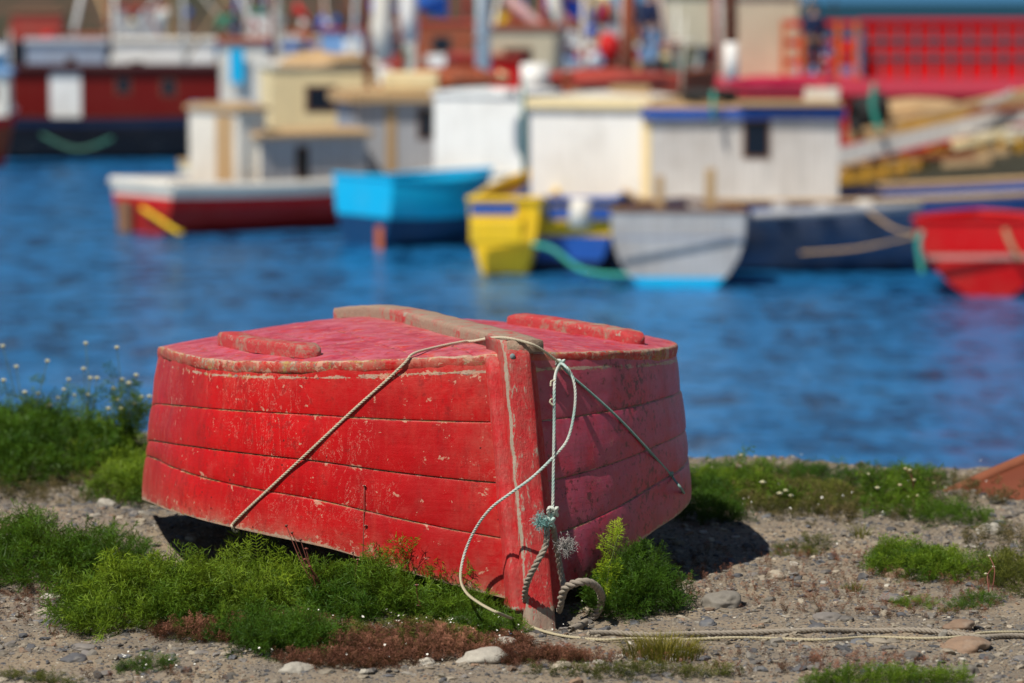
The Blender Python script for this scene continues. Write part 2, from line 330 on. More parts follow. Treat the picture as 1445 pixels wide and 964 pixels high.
for sign in (-1, 1):
    top, bot, nrm = side(sign, taus, 0)
    H = np.linalg.norm(top - bot, axis=1)
    fr = []; sdist = []
    bounds = [np.zeros(len(taus))] + [f(taus) for f in seams] + [np.ones(len(taus))]
    ROW = []  # list of (fraction array, seamdist array, push array)
    for k in range(4):
        a, b = bounds[k], bounds[k + 1]; ea = .0022 / H if k > 0 else 0 * H; eb = .0022 / H if k < 3 else 0 * H
        for q in smoothrows(26):
            f_ = (a + ea) + (b - eb - a - ea) * q
            dm = np.minimum((f_ - a) * H if k > 0 else 9, (b - f_) * H if k < 3 else 9)
            off = .0030 * math.sin(math.pi * q)**.6 + (0, .0022, .0004, .0026)[k] + .0012 * (vnoise(taus * 9, taus * 0 + k * 3.3, 77) - .5)
            ROW.append((f_, dm, off + 0 * H))
        if k < 3: ROW.append((b, 0 * H, -.004 + 0 * H))
    F = np.stack([r[0] for r in ROW], 1); SD = np.stack([r[1] for r in ROW], 1); OF = np.stack([r[2] for r in ROW], 1)
    pos = top[:, None] * (1 - F[..., None]) + bot[:, None] * F[..., None]
    wob = .0035 * (vnoise(taus[:, None] * 14 + 0 * F, F * 5, 20 + sign) - .5) + .0012 * (vnoise(taus[:, None] * 60 + 0 * F, F * 16, 24) - .5)
    bul = .004 * np.sin(math.pi * F)
    pos = pos + nrm[:, None] * (OF + wob + bul)[..., None]
    D = F * H[:, None]; DG = (1 - F) * H[:, None]; S = taus[:, None] + 0 * F
    dust = np.clip(.95 * np.exp(-DG / .022) + .30 * np.exp(-D / .045) + .75 * np.clip((S - .62) / .38, 0, 1)**1.3 * .9 + .35 * np.exp(-S / .03), 0, 1)
    wear = np.clip(.95 * np.exp(-DG / .014) + .85 * np.exp(-((D - .034) / .007)**2) * (.55 + .45 * (S < .45)) + .62 * np.exp(-SD / .0035) + .5 * np.exp(-S / .008), 0, 1)
    ntau, nrow = F.shape; idx = np.arange(ntau * nrow).reshape(ntau, nrow)
    q = np.stack([idx[:-1, :-1], idx[1:, :-1], idx[1:, 1:], idx[:-1, 1:]], -1).reshape(-1, 4)
    if sign < 0: q = q[:, ::-1]
    V = pos.reshape(-1, 3); at = dict(dust=dust.ravel(), wear=wear.ravel(), seam=SD.ravel())
    # gunwale edge strip + inner skin
    inn_b = pos[:, -1] - nrm * .020; inn_t = pos[:, 0] - nrm * .020
    n0 = len(V); V = np.concatenate([V, inn_b, inn_t]); k = np.arange(ntau)
    e1 = np.stack([idx[:-1, -1], idx[1:, -1], n0 + k[1:], n0 + k[:-1]], -1); e2 = np.stack([n0 + k[:-1], n0 + k[1:], n0 + ntau + k[1:], n0 + ntau + k[:-1]], -1)
    if sign < 0: e1 = e1[:, ::-1]; e2 = e2[:, ::-1]
    for kk, vv in (('dust', 1), ('wear', .8), ('seam', 9)): at[kk] = np.concatenate([at[kk], np.full(2 * ntau, vv)])
    faces = np.concatenate([q, e1, e2]); mi = np.concatenate([np.zeros(len(q)), np.full(len(e1), 1), np.full(len(e2), 2)])
    me = raw_mesh('side_planking', loc3(V), faces, 4, [paint if sign < 0 else paint_shade_side, paint_edge, innerwood], True, at, mi)
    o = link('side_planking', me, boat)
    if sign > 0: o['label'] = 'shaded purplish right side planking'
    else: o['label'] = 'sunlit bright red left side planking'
    allsides.append((V, faces))

# bottom boards: top sheet, worn edge, underside
ss = np.concatenate([np.linspace(.12, .2, 30)[:-1], np.linspace(.2, 1.6, 200)]); vv = np.concatenate([-smoothrows(60)[::-1], smoothrows(60)[1:]]); vv = np.linspace(-1, 1, 161)
C = c_of(ss) + .005; ov = 1 + 0 * C
SS, VV = np.meshgrid(ss, vv, indexing='ij'); CC = C[:, None] + 0 * VV
VP = VV * CC
ZZ = zk_of(SS) - (zk_of(SS) - zc_of(SS)) * np.abs(VV)**1.5
# plank seams running fore and aft, 11 cm apart
sdm = np.abs(((np.abs(VP) + .01) % .115) - .0); sdm = np.minimum(sdm, .115 - sdm)
ZZ = ZZ - .0025 * np.exp(-(sdm / .0035)**2) + .0025 * (vnoise(SS * 14, VP * 40, 31) - .5)
pts = L3(SS, VP, ZZ)
edge_d = (1 - np.abs(VV)) * CC
dustb = np.clip(.6 * np.exp(-edge_d / .02) + .75 * np.exp(-np.abs(VP) / .07) + .14, 0, 1); wearb = np.clip(.75 * np.exp(-edge_d / .008) + .35 * np.exp(-sdm / .003), 0, 1)
ns, nv = SS.shape; idx = np.arange(ns * nv).reshape(ns, nv)
qt = np.stack([idx[:-1, :-1], idx[:-1, 1:], idx[1:, 1:], idx[1:, :-1]], -1).reshape(-1, 4)[:, ::-1]
V = [pts.reshape(-1, 3)]; FA_ = [qt]; MI = [np.zeros(len(qt))]; DU = [dustb.ravel()]; WE = [wearb.ravel()]; SE = [sdm.ravel()]
n0 = ns * nv
loop = np.concatenate([pts[::-1, 0], pts[1:, -1]])         # outline: left stern -> bow -> right stern
lidx = np.concatenate([idx[::-1, 0], idx[1:, -1]])
nl = len(loop); prev = lidx
for k, (dz, inn) in enumerate([(.006, -.0025), (.014, -.003), (.022, -.002), (.030, .0), (.033, .012)]):
    cen = L3(.8, 0, 0); dirv = loop - cen; dirv[:, 2] = 0; dirv /= np.linalg.norm(dirv, axis=1)[:, None]
    rag = .003 * (vnoise(np.arange(nl) * .25, np.full(nl, k * .7), 40) - .5)
    lp = loop - dirv * (inn + rag)[:, None]; lp[:, 2] -= dz + rag
    V.append(lp); cur = n0 + np.arange(nl); FA_.append(np.stack([prev[:-1], cur[:-1], cur[1:], prev[1:]], -1)[:, ::-1]); MI.append(np.full(nl - 1, 1)); n0 += nl; prev = cur
    DU.append(np.full(nl, .85 - .12 * k)); WE.append(.12 + .5 * vnoise(np.arange(nl) * .06, np.zeros(nl), 41)); SE.append(np.full(nl, 9. if k < 3 else .001))
me = raw_mesh('bottom', loc3(np.concatenate(V)), np.concatenate(FA_)[:, ::-1], 4, [paint_top, paint_edge], True, dict(dust=np.concatenate(DU), wear=np.concatenate(WE), seam=np.concatenate(SE)), np.concatenate(MI))
ob = link('bottom_planking', me, boat); ob['label'] = 'pinkish red bottom planks facing the sky'
bot_geo = (np.concatenate(V), np.concatenate(FA_))

# transom
mb = MB(); n = 24; vs = []
for k in range(n + 1):
    f = -1 + 2 * k / n
    vs.append(tuple(L3(1.6, f * .508, float(zk_of(1.6) - (zk_of(1.6) - zc_of(1.6)) * abs(f)**1.5) - .03)))
for k in range(n + 1):
    f = 1 - 2 * k / n; vs.append(tuple(L3(1.6, f * .56, .08 + .02 * (1 - f * f))))
off = Vector(AX) * .024; m_ = len(vs)
mb.add(vs + [tuple(Vector(v) + off) for v in vs], [tuple(range(m_)), tuple(range(m_, 2 * m_))[::-1]] + [(i, i + m_, (i + 1) % m_ + m_, (i + 1) % m_) for i in range(m_)])
mb.build('transom', [paint], boat, BO)
# thwart and frames inside, seen through the gap under the lifted side
for s_, nm in ((.55, 'thwart'), (1.15, 'thwart')):
    mb = MB(); hw = float(g_of(s_)) - .05
    mb.box(Vector(L3(s_, -hw, .26)), Vector(AX) * .18, Vector(NX) * 2 * hw, (0, 0, .022)); mb.build(nm, [innerwood], boat, BO, bevel=.002)
mb = MB()
for s_ in (.35, .8, 1.25):
    for sg in (-1, 1):
        mb = MB()
        a = Vector(L3(s_, sg * (float(g_of(s_)) - .045), float(zg_of(s_)) + .02)); b = Vector(L3(s_, sg * (float(c_of(s_)) - .03), float(zc_of(s_)) - .05))
        mb.box(a, Vector(AX) * .03, Vector(NX) * .03 * -sg, b - a); mb.build('frame', [innerwood], boat, BO)

# generic swept plank along (s) on the bottom: keel strip and bilge runners
def strip(name, path, width, height, mat, round_ends=True, nseg=90, taper=None, seed=1, label=None):
    pts = np.array(path); t_ = np.linspace(0, 1, len(pts)); T = np.linspace(0, 1, nseg)
    cen = np.stack([interp(list(zip(t_, pts[:, k])))(T) for k in range(3)], 1)
    tg = np.gradient(cen, axis=0); tg /= np.linalg.norm(tg, axis=1)[:, None]
    up = np.array([0, 0, 1.0]); lat = np.cross(tg, up); lat /= np.linalg.norm(lat, axis=1)[:, None]; upv = np.cross(lat, tg)
    prof = []
    for a in np.linspace(0, 1, 15):   # bottom left, over the top, to bottom right
        x = -1 + 2 * a; prof.append((x, min(1, (1 - abs(x)**7) * 1.02)))
    prof = [(-1, 0), (-1, .35), (-.995, .65), (-.96, .88), (-.86, .98), (-.5, 1.02), (0, 1.03), (.5, 1.02), (.86, .98), (.96, .88), (.995, .65), (1, .35), (1, 0)]
    V = []; Wr = []
    for i, t in enumerate(T):
        L_ = np.linalg.norm(pts[-1] - pts[0]); de = min(t, 1 - t) * L_; r_ = width / 2
        wf = math.sqrt(max(0.02, 1 - (1 - min(1, de / r_))**2)) if round_ends else 1
        if taper: wf *= taper(t)
        hf = (.35 + .65 * min(1, de / (height * 1.2))**.5) if round_ends else 1
        for (x, y) in prof:
            jx = .0015 * noise.noise(Vector((i * .2, x * 3, seed))); jy = .0020 * noise.noise(Vector((i * .15, x * 2, seed + 5)))
            V.append(cen[i] + lat[i] * (x * width / 2 * wf + jx) + upv[i] * (y * height * hf + jy - .002)); Wr.append(.6 if abs(x) > .85 and y > .6 else .15)
    m_ = len(prof); F = []
    for i in range(nseg - 1):
        for k in range(m_ - 1): F.append((i * m_ + k, i * m_ + k + 1, (i + 1) * m_ + k + 1, (i + 1) * m_ + k))
    fl = [j for f in F for j in f[::-1]]; sz = [4] * len(F)
    for b in (0, (nseg - 1) * m_): fl += [b + k for k in range(m_)]; sz.append(m_)
    me = raw_mesh(name, loc3(np.array(V)), fl, sz, mat, True, dict(wear=np.array(Wr), dust=np.full(len(V), .8), seam=np.full(len(V), 9.)))
    o = link(name, me, boat)
    if label: o['label'] = label
    return np.array(V), fl, sz
kp = [L3(s_, 0, float(zk_of(s_)) + .001) for s_ in (.088, .3, .6, .9, 1.2, 1.45, 1.585)]
keelgeo = strip('keel', kp, .088, .030, dusty, False, 120, lambda t: 1.0 - .22 * t, 3, 'keel caked in pale dry mud')
def zb(s_, v_): c = float(c_of(s_)); return float(zk_of(s_) - (zk_of(s_) - zc_of(s_)) * abs(v_ / c)**1.5)
for sg in (-1, 1):
    rp = [L3(s_, sg * v_, zb(s_, v_)) for s_, v_ in (((.43, .405), (.56, .45), (.7, .478), (.84, .49), (.97, .488)) if sg < 0 else ((.46, .425), (.58, .40), (.70, .365), (.84, .32), (.98, .27)))]
    strip('bilge_runner', rp, .058, .032, dusty_red, True, 80, None, 9 + sg, 'worn dusty runner' if sg < 0 else 'brighter red runner')

# stem post with apron, a closed solid following the raked bow
outer = interp([(0, 0.0), (.25, .028), (.55, .070), (.8, .100), (.95, .118), (1, .124)])
def stem(name, thick, s_in, s_out_off, z0, z1, mat, seed, nz=90, wearmul=1.0):
    V = []; Wr = []
    for i in range(nz):
        q = i / (nz - 1); z = z0 + (z1 - z0) * q; so = float(outer(q)) - .045 + s_out_off; si = so + s_in
        if q > .93: so += .018 * ((q - .93) / .07)**2
        th = thick * (1.05 - .05 * q) * 1.0
        ring = [(si, -1), (so + .012, -1), (so + .004, -.93), (so + .0005, -.78), (so, -.4), (so, 0), (so, .4), (so + .0005, .78), (so + .004, .93), (so + .012, 1), (si, 1)]
        for (s_, x) in ring:
            vo = -.022 * q
            j = .0022 * noise.noise(Vector((z * 14, x * 2, seed))) + .0012 * noise.noise(Vector((z * 50, x * 5, seed)))
            V.append(L3(s_ + j, x * th / 2 + j + vo, z)); Wr.append(1.0 if x == -.93 else .55 if x == -.78 else (.35 if s_ < so + .011 else .25))
    m_ = 11; F = []
    for i in range(nz - 1):
        for k in range(m_): F.append((i * m_ + k, i * m_ + (k + 1) % m_, (i + 1) * m_ + (k + 1) % m_, (i + 1) * m_ + k))
    fl = [j for f in F for j in f[::-1]]; sz = [4] * len(F); fl += list(range(m_)); sz.append(m_); fl += [(nz - 1) * m_ + k for k in range(m_)][::-1]; sz.append(m_)
    V = np.array(V); zz = V[:, 2]
    me = raw_mesh(name, loc3(V), fl, sz, mat, True, dict(wear=np.clip(np.array(Wr) * wearmul + .5 * (zz < .03), 0, 1), dust=np.clip(.22 + .8 * np.exp(-np.clip(zz, 0, 1) / .025) + 1.1 * np.exp(-np.abs(.635 - zz) / .035), 0, 1), seam=np.full(len(V), 9.)))
    link(name, me, boat); return V, fl, sz
def M_stem():
    t = NT('chipped_red_stem_paint'); v = t.vec(); wear = t.attr('wear'); dust = t.attr('dust')
    fib = t.noise(t.vec((30, 30, 5)), 3, 7, .75, .8); n = t.noise(v, 18, 5); f = t.noise(v, 110, 6, .7)
    red = t.mix(n, (.60, .008, .012), (.46, .015, .02))
    g = t.step(t.math('ADD', t.math('MULTIPLY', wear, .25), t.math('ADD', t.math('MULTIPLY', fib, .7), t.math('MULTIPLY', f, .2))), .60, .635)
    red = t.mix(t.math('MULTIPLY', t.step(fib, .5, .56), .22), red, (.50, .15, .12))
    col = t.mix(g, red, t.mix(f, (.28, .21, .15), (.52, .45, .36)))
    dm = t.math('MULTIPLY', dust, t.step(t.math('ADD', t.math('MULTIPLY', n, .5), t.math('MULTIPLY', f, .5)), .40, .60), clamp=True)
    col = t.mix(dm, col, t.mix(f, (.20, .13, .10), (.42, .27, .20)))
    t.bump(t.math('ADD', t.math('MULTIPLY', fib, .9), t.math('MULTIPLY', f, .4)), .8, .005)
    return t.set(Base_Color=col, Roughness=.6)
stem_mat = M_stem()
stemgeo = stem('stem_post', .068, .13, .008, -.035, .634, stem_mat, 2)
apr = stem('apron', .118, .10, .040, .02, .598, stem_mat, 6, wearmul=.25)
mb = MB(); pn = Vector(L3(.085, -.034, .598)); mb.tube([pn - Vector(AX) * .001, pn - Vector(AX) * .006], [.0075, .006], 12)
mb.build('nail_head', [M_wood('zinc', (.14, .18, .19), (.22, .27, .28))], boat, BO, True)

# ------------------------------------------------------------ surface picker for rope paths on the hull
tv = []; tf = []
for (V_, F_) in allsides + [bot_geo]:
    b = len(tv); tv += [tuple(p) for p in V_]; tf += [[b + int(i) for i in f] for f in F_]
for (V_, fl, sz) in (keelgeo, stemgeo, apr):
    b = len(tv); tv += [tuple(p) for p in V_]; k = 0
    for q in sz: tf.append([b + i for i in fl[k:k + q]]); k += q
bvh = BVHTree.FromPolygons(tv, tf)
def onhull(px, py, lift):
    d = ray(px, py).normalized(); h = bvh.ray_cast(Vector((0, 0, CAMZ)), d)
    if h[0] is None: return G(px, py, .01)
    n = h[1] if h[1].dot(d) < 0 else -h[1]
    return h[0] + n * lift
def relax(p, lift):
    """push a point out of the hull if it is nearer than lift"""
    h = bvh.find_nearest(p)
    if h[0] is None: return p
    return p
# ------------------------------------------------------------ ropes
def catmull(pts, n=12):
    pts = [Vector(p) for p in pts]; out = []
    for i in range(len(pts) - 1):
        p0 = pts[max(i - 1, 0)]; p1 = pts[i]; p2 = pts[i + 1]; p3 = pts[min(i + 2, len(pts) - 1)]
        for k in range(n):
            t = k / n
            out.append(.5 * ((2 * p1) + (-p0 + p2) * t + (2 * p0 - 5 * p1 + 4 * p2 - p3) * t * t + (-p0 + 3 * p1 - 3 * p2 + p3) * t**3))
    out.append(pts[-1]); return out
def resample(pts, step):
    out = [pts[0]]; acc = 0
    for a, b in zip(pts[:-1], pts[1:]):
        L_ = (b - a).length
        while acc + L_ >= step:
            t = (step - acc) / L_; a = a.lerp(b, t); out.append(a.copy()); L_ = (b - a).length; acc = 0
        acc += L_
    out.append(pts[-1]); return out
def rope_mesh(name, paths, r, mat, pitch=None, origin=(0, 0, 0), m=7):
    """three laid strands twisted about each path, as one mesh"""
    pitch = pitch or r * 7; V = []; F = []; o_ = Vector(origin)
    for pts in paths:
        pts = resample(catmull(pts), pitch / 9); prev = None; frames = []
        for i, p in enumerate(pts):
            t = (pts[min(i + 1, len(pts) - 1)] - pts[max(i - 1, 0)]).normalized()
            a = (t.orthogonal() if prev is None else prev - t * prev.dot(t)).normalized(); prev = a; frames.append((p, t, a, t.cross(a)))
        for s_ in range(3):
            b0 = len(V)
            for i, (p, t, a, b) in enumerate(frames):
                ang = 2 * math.pi * (i / 9 + s_ / 3); c = p + (a * math.cos(ang) + b * math.sin(ang)) * r * .48
                for k in range(m):
                    th = 2 * math.pi * k / m; V.append(c + (a * math.cos(th) + b * math.sin(th)) * r * .56 - o_)
            for i in range(len(frames) - 1):
                for k in range(m): F.append((b0 + i * m + k, b0 + i * m + (k + 1) % m, b0 + (i + 1) * m + (k + 1) % m, b0 + (i + 1) * m + k))
    return raw_mesh(name, np.array([tuple(v) for v in V]), np.array(F), 4, mat)
def M_rope(name, c1, c2, c3=None, low=None):
    t = NT(name); v = t.vec(); n = t.noise(v, 14, 3); f = t.noise(v, 420, 4, .7); col = t.mix(f, c1, c2)
    if c3: col = t.mix(t.step(n, .45, .6), col, c3)
    if low:
        sx = t.n('SeparateXYZ'); t.put(sx.inputs[0], v); col = t.mix(t.step(sx.outputs[2], -.42, -.47), col, t.mix(f, *low))
    t.bump(f, .5, .002); return t.set(Base_Color=col, Roughness=.85)
white_rope = M_rope('white_green_rope', (.38, .41, .36), (.70, .72, .66), (.40, .54, .50), ((.30, .25, .15), (.58, .52, .36))); tan_rope = M_rope('tan_rope', (.36, .30, .20), (.68, .62, .48))
green_rope = M_rope('green_grey_rope', (.10, .26, .24), (.34, .52, .47)); hemp = M_rope('grey_hemp', (.17, .14, .11), (.40, .35, .28)); teal = M_rope('teal_fibre', (.10, .34, .33), (.35, .62, .58)); greyf = M_rope('grey_fibre', (.28, .26, .25), (.55, .53, .50))
def hl(pp, lift): return [onhull(x, y, lift) for x, y in pp]
# lashing: gunwale left -> over the keel -> knot -> right gunwale
rt = .0034
lash = hl([(331, 738), (350, 719), (400, 672), (450, 625), (500, 578), (545, 538), (572, 512)], .004)
lash += hl([(583, 504)], .007) + hl([(612, 494), (650, 486)], .005) + hl([(672, 481), (705, 479), (738, 482)], .005) + hl([(760, 491)], .006)
knotp = onhull(786, 514, .012)
e0 = lash[0].copy(); under = [e0 + Vector((.03, .05, .02)), e0 + Vector((.008, .012, -.022)), e0 + Vector((-.003, -.003, -.008))]
lash_o = empty('lashing_rope', lash[0], 'thin tan rope running diagonally over the hull from the left gunwale to the knot', 'rope')
link('rope', rope_mesh('rope', [[under[0], under[1], under[2]] + lash + [knotp]], rt, tan_rope, origin=lash[0]), lash_o)
gr = hl([(800, 527), (830, 553), (870, 590), (910, 632), (945, 672), (962, 695), (972, 712)], .0045)
kn2 = gr[4].copy()
g_end = gr[-1] + Vector((.003, -.002, -.012)), gr[-1] + Vector((-.02, .03, -.01))
gro = empty('lashing_rope', knotp, 'taut dark green rope crossing the shaded right side of the red hull', 'rope')
link('rope', rope_mesh('rope', [[knotp] + gr + list(g_end)], .0032, green_rope, origin=knotp), gro)
mb = MB()
def knot_path(c, r, turns=2.3, seed=1, n=40):
    rd = random.Random(seed); c = Vector(c)
    return [c + Vector((math.sin(i / n * turns * 6.283 + 1) * r, math.sin(i / n * turns * 9.4) * r * .8, math.cos(i / n * turns * 6.283 * 1.5 + 2) * r)) for i in range(n)]
link('knot', rope_mesh('knot', [knot_path(kn2, .006, 2, 1, 24)], .0030, green_rope, origin=knotp), gro)
# white tail rope: hangs from the knot, makes the loop, drops to the ground
def PY(px, py, Y): return P(px, py, Y)
ks = [knotp]
hang = [knotp, PY(783, 535, 7.405), PY(782, 600, 7.385), PY(781, 660, 7.37), PY(780, 715, 7.36), PY(777, 735, 7.355)]
loopr = [knotp, PY(797, 516, 7.44), PY(807, 530, 7.43), PY(812, 555, 7.42), PY(809, 590, 7.41), PY(800, 622, 7.40), PY(781, 645, 7.375), PY(752, 673, 7.345), PY(722, 695, 7.335), PY(692, 718, 7.36), PY(670, 748, 7.39), PY(655, 783, 7.40), PY(650, 815, 7.36)]
def GH(px, py, lift=.004):
    p = G(px, py, 0)
    for _ in range(3): p = G(px, py, float(hgt(p.x, p.y)) + lift)
    return p
loopr += [PY(658, 836, 7.25), PY(678, 852, 7.17), PY(705, 866, 7.08)] + [GH(x, y, .006) for x, y in ((735, 878), (765, 890), (800, 898), (850, 903), (900, 901), (960, 903), (1030, 900), (1090, 901), (1160, 903), (1230, 899), (1300, 901), (1350, 899), (1390, 893), (1430, 892), (1470, 893), (1530, 890))]
wr = empty('white_rope', knotp, 'thin pale rope looping from the knot past the stem and trailing along the ground', 'rope')
link('rope', rope_mesh('rope', [loopr], .0034, white_rope, origin=knotp), wr)
link('hanging_strand', rope_mesh('hanging_strand', [hang], .0037, white_rope, origin=knotp), wr)
link('knot', rope_mesh('knot', [knot_path(knotp, .0085, 2.4, 3)], .0038, white_rope, origin=knotp), wr)
tp = PY(770, 737, 7.345)
link('knot', rope_mesh('knot', [knot_path(PY(780, 722, 7.35), .010, 2.6, 4), knot_path(PY(774, 738, 7.35), .012, 2.1, 6)], .0045, white_rope, origin=knotp), wr)
link('snag', rope_mesh('snag', [[PY(783, 568, 7.39), PY(779, 563, 7.385), PY(776, 567, 7.38), PY(780, 572, 7.38)]], .0022, tan_rope, origin=knotp), wr)
link('snag', rope_mesh('snag', [[PY(784, 537, 7.40), PY(778, 538, 7.395), PY(777, 545, 7.39)]], .0022, tan_rope, origin=knotp), wr)
def fray(name, c, n, L_, r, mat, parent, org, dirv=(0, 0, 0), curl=1.0, seed=2):
    rd = random.Random(seed); V = []; F = []
    for _ in range(n):
        d = Vector((rd.gauss(0, 1), rd.gauss(0, .7), rd.gauss(0, 1))).normalized() + Vector(dirv); p = Vector(c) + d * .004; pts = [p.copy()]
        for k in range(14):
            d = (d + Vector((rd.gauss(0, 1), rd.gauss(0, 1), rd.gauss(0, 1))) * .38 * curl).normalized(); p = p + d * L_ / 14 * rd.uniform(.7, 1.2); pts.append(p.copy())
        b = len(V)
        for i, q in enumerate(pts):
            for k in range(3): V.append(q + Vector((math.cos(k * 2.1), math.sin(k * 2.1) * .8, math.sin(k * 2.1))) * r - Vector(org))
        for i in range(len(pts) - 1):
            for k in range(3): F.append((b + i * 3 + k, b + i * 3 + (k + 1) % 3, b + i * 3 + 3 + (k + 1) % 3, b + i * 3 + 3 + k))
    return link(name, raw_mesh(name, np.array([tuple(v) for v in V]), np.array(F), 4, mat), parent)
fray('frayed_end', PY(766, 735, 7.33), 120, .030, .00045, teal, wr, knotp, (-.5, -.3, -.2), 1, 2)
# thick rope: hung round the stem, one coil lying on the ground
th = empty('thick_rope', PY(778, 760, 7.35), 'thick grey laid rope hung around the foot of the stem and coiled beside it', 'rope'); to = PY(778, 760, 7.35)
r1 = [PY(772, 745, 7.35), PY(770, 770, 7.34), PY(757, 795, 7.335), PY(744, 822, 7.36), PY(741, 846, 7.40), PY(752, 858, 7.47)]
r2 = [PY(780, 742, 7.36), PY(786, 775, 7.39), PY(791, 805, 7.40), PY(795, 828, 7.39), PY(792, 850, 7.37), PY(789, 862, 7.42)]
r3 = [PY(792, 845, 7.34), PY(798, 830, 7.32), PY(815, 822, 7.30), PY(834, 823, 7.32), PY(847, 836, 7.37), PY(848, 852, 7.42), PY(841, 867, 7.44), PY(828, 877, 7.44), GH(818, 884, .009), GH(806, 889, .009)]
link('rope', rope_mesh('rope', [r1, r2], .0075, hemp, origin=to, pitch=.04), th)
link('coil', rope_mesh('coil', [r3], .0095, hemp, origin=to, pitch=.05), th)
fray('frayed_end', PY(798, 770, 7.35), 110, .042, .0006, greyf, th, to, (.15, -.3, -.1), 1.6, 5)
lo = [GH(x, y, .007) for x, y in ((832, 893), (870, 893), (920, 896), (980, 894), (1040, 893), (1100, 891), (1160, 889), (1220, 890), (1290, 889), (1340, 893), (1385, 899), (1430, 897), (1500, 900))]
lo_o = empty('thick_rope', lo[0], 'thick grey laid rope lying straight along the gravel to the right edge', 'rope')
link('rope', rope_mesh('rope', [lo], .0062, hemp, origin=lo[0], pitch=.036), lo_o)
# ------------------------------------------------------------ vegetation
def M_leaf(name, rough=.5, trans=.28):
    t = NT(name); c = t.attr('col', 0); t.set(Base_Color=c, Roughness=rough, Specular_IOR_Level=.2)
    tr = t.n('BsdfTranslucent'); t.put(tr.inputs[0], t.mix(.5, c, (.25, .35, .02), 'MIX')); ms = t.n('MixShader'); ms.inputs[0].default_value = trans
    t.t.links.new(t.b.outputs[0], ms.inputs[1]); t.t.links.new(tr.outputs[0], ms.inputs[2]); t.t.links.new(ms.outputs[0], t.out.inputs[0]); return t.m
leaf = M_leaf('feathery_leaf'); dry = M_leaf('dry_leaf', .7, .15)
def Mattr(name, rough=.7, bumpy=True):
    t = NT(name); v = t.vec(); n = t.noise(v, 90, 5, .7); n2 = t.noise(v, 25, 4)
    c = t.mix(t.math('MULTIPLY', n, .7), t.attr('col', 0), (.10, .09, .08), 'MIX'); c = t.mix(t.step(n2, .55, .7, 0, .3), c, (.45, .40, .33))
    if bumpy: t.bump(n, .5, .003)
    return t.set(Base_Color=c, Roughness=rough, Specular_IOR_Level=.25)
stone_mat = Mattr('stone'); petal_t = NT('white_petal'); petal = petal_t.set(Base_Color=(.80, .78, .70), Roughness=.6)
budm = NT('bud').set(Base_Color=(.62, .58, .36), Roughness=.7)
stemm = NT('green_stem').set(Base_Color=(.10, .14, .04), Roughness=.6); redstem = NT('red_stem').set(Base_Color=(.22, .07, .05), Roughness=.6)

def ribbon(p0, p1, w, wd, tipw=.4):
    s_ = wd * (w / 2); return [p0 - s_, p0 + s_, p1 + s_ * tipw, p1 - s_ * tipw]
def frond(seed, npair=11, nleaf=5, width=.44, leafw=.020):
    """one feathery leaf of unit length along +Z: rachis, paired pinnae and thread-like leaflets; returns verts, quads, tip factor"""
    r = np.random.default_rng(seed); V = []; T = []
    bend = r.uniform(.1, .45); az = np.array([math.cos(seed), math.sin(seed), 0])
    def axis(t): return np.array([0, 0, t]) + az * bend * t * t
    for k in range(6): V += ribbon(axis(k / 6), axis((k + 1) / 6), .022, np.array([az[1], -az[0], 0])); T += [k / 6] * 4
    for i in range(npair):
        t = .12 + .86 * i / npair; env = math.sin(math.pi * min(1, t * .85 + .12))**.7
        for sg in (-1, 1):
            a = axis(t); tw = r.uniform(-.8, .8)
            d = np.array([az[1] * sg, -az[0] * sg, .55]) + az * tw * .9 + r.normal(0, .12, 3); d /= np.linalg.norm(d); L_ = width * env * r.uniform(.7, 1.1)
            V += ribbon(a, a + d * L_, leafw, np.cross(d, az) + .1); T += [t] * 4
            for j in range(nleaf):
                q = a + d * L_ * (.25 + .75 * j / nleaf)
                e = d * .8 + r.normal(0, .62, 3) + np.array([0, 0, .25]); e /= np.linalg.norm(e)
                sd_ = np.cross(e, r.normal(0, 1, 3)); sd_ /= np.linalg.norm(sd_) + 1e-6
                V += ribbon(q, q + e * r.uniform(.09, .19), leafw * .95, sd_, .5); T += [min(1, t + .25)] * 4
    return np.array(V), np.array(T)
FR = [frond(k, 9, 5) for k in range(6)]
FRS = [frond(k + 30, 7, 4, .42, .030) for k in range(5)]
def rotz_tilt(n, az, tilt, spin):
    """matrices: spin about z, tilt away from vertical towards azimuth az"""
    cs, ss_ = np.cos(spin), np.sin(spin); ct, st = np.cos(tilt), np.sin(tilt); ca, sa = np.cos(az), np.sin(az); z = 0 * ca
    Rz = np.stack([np.stack([cs, -ss_, z], -1), np.stack([ss_, cs, z], -1), np.stack([z, z, z + 1], -1)], -2)
    Ry = np.stack([np.stack([ct, z, st], -1), np.stack([z, z + 1, z], -1), np.stack([-st, z, ct], -1)], -2)
    Ra = np.stack([np.stack([ca, -sa, z], -1), np.stack([sa, ca, z], -1), np.stack([z, z, z + 1], -1)], -2)
    return Ra @ Ry @ Rz
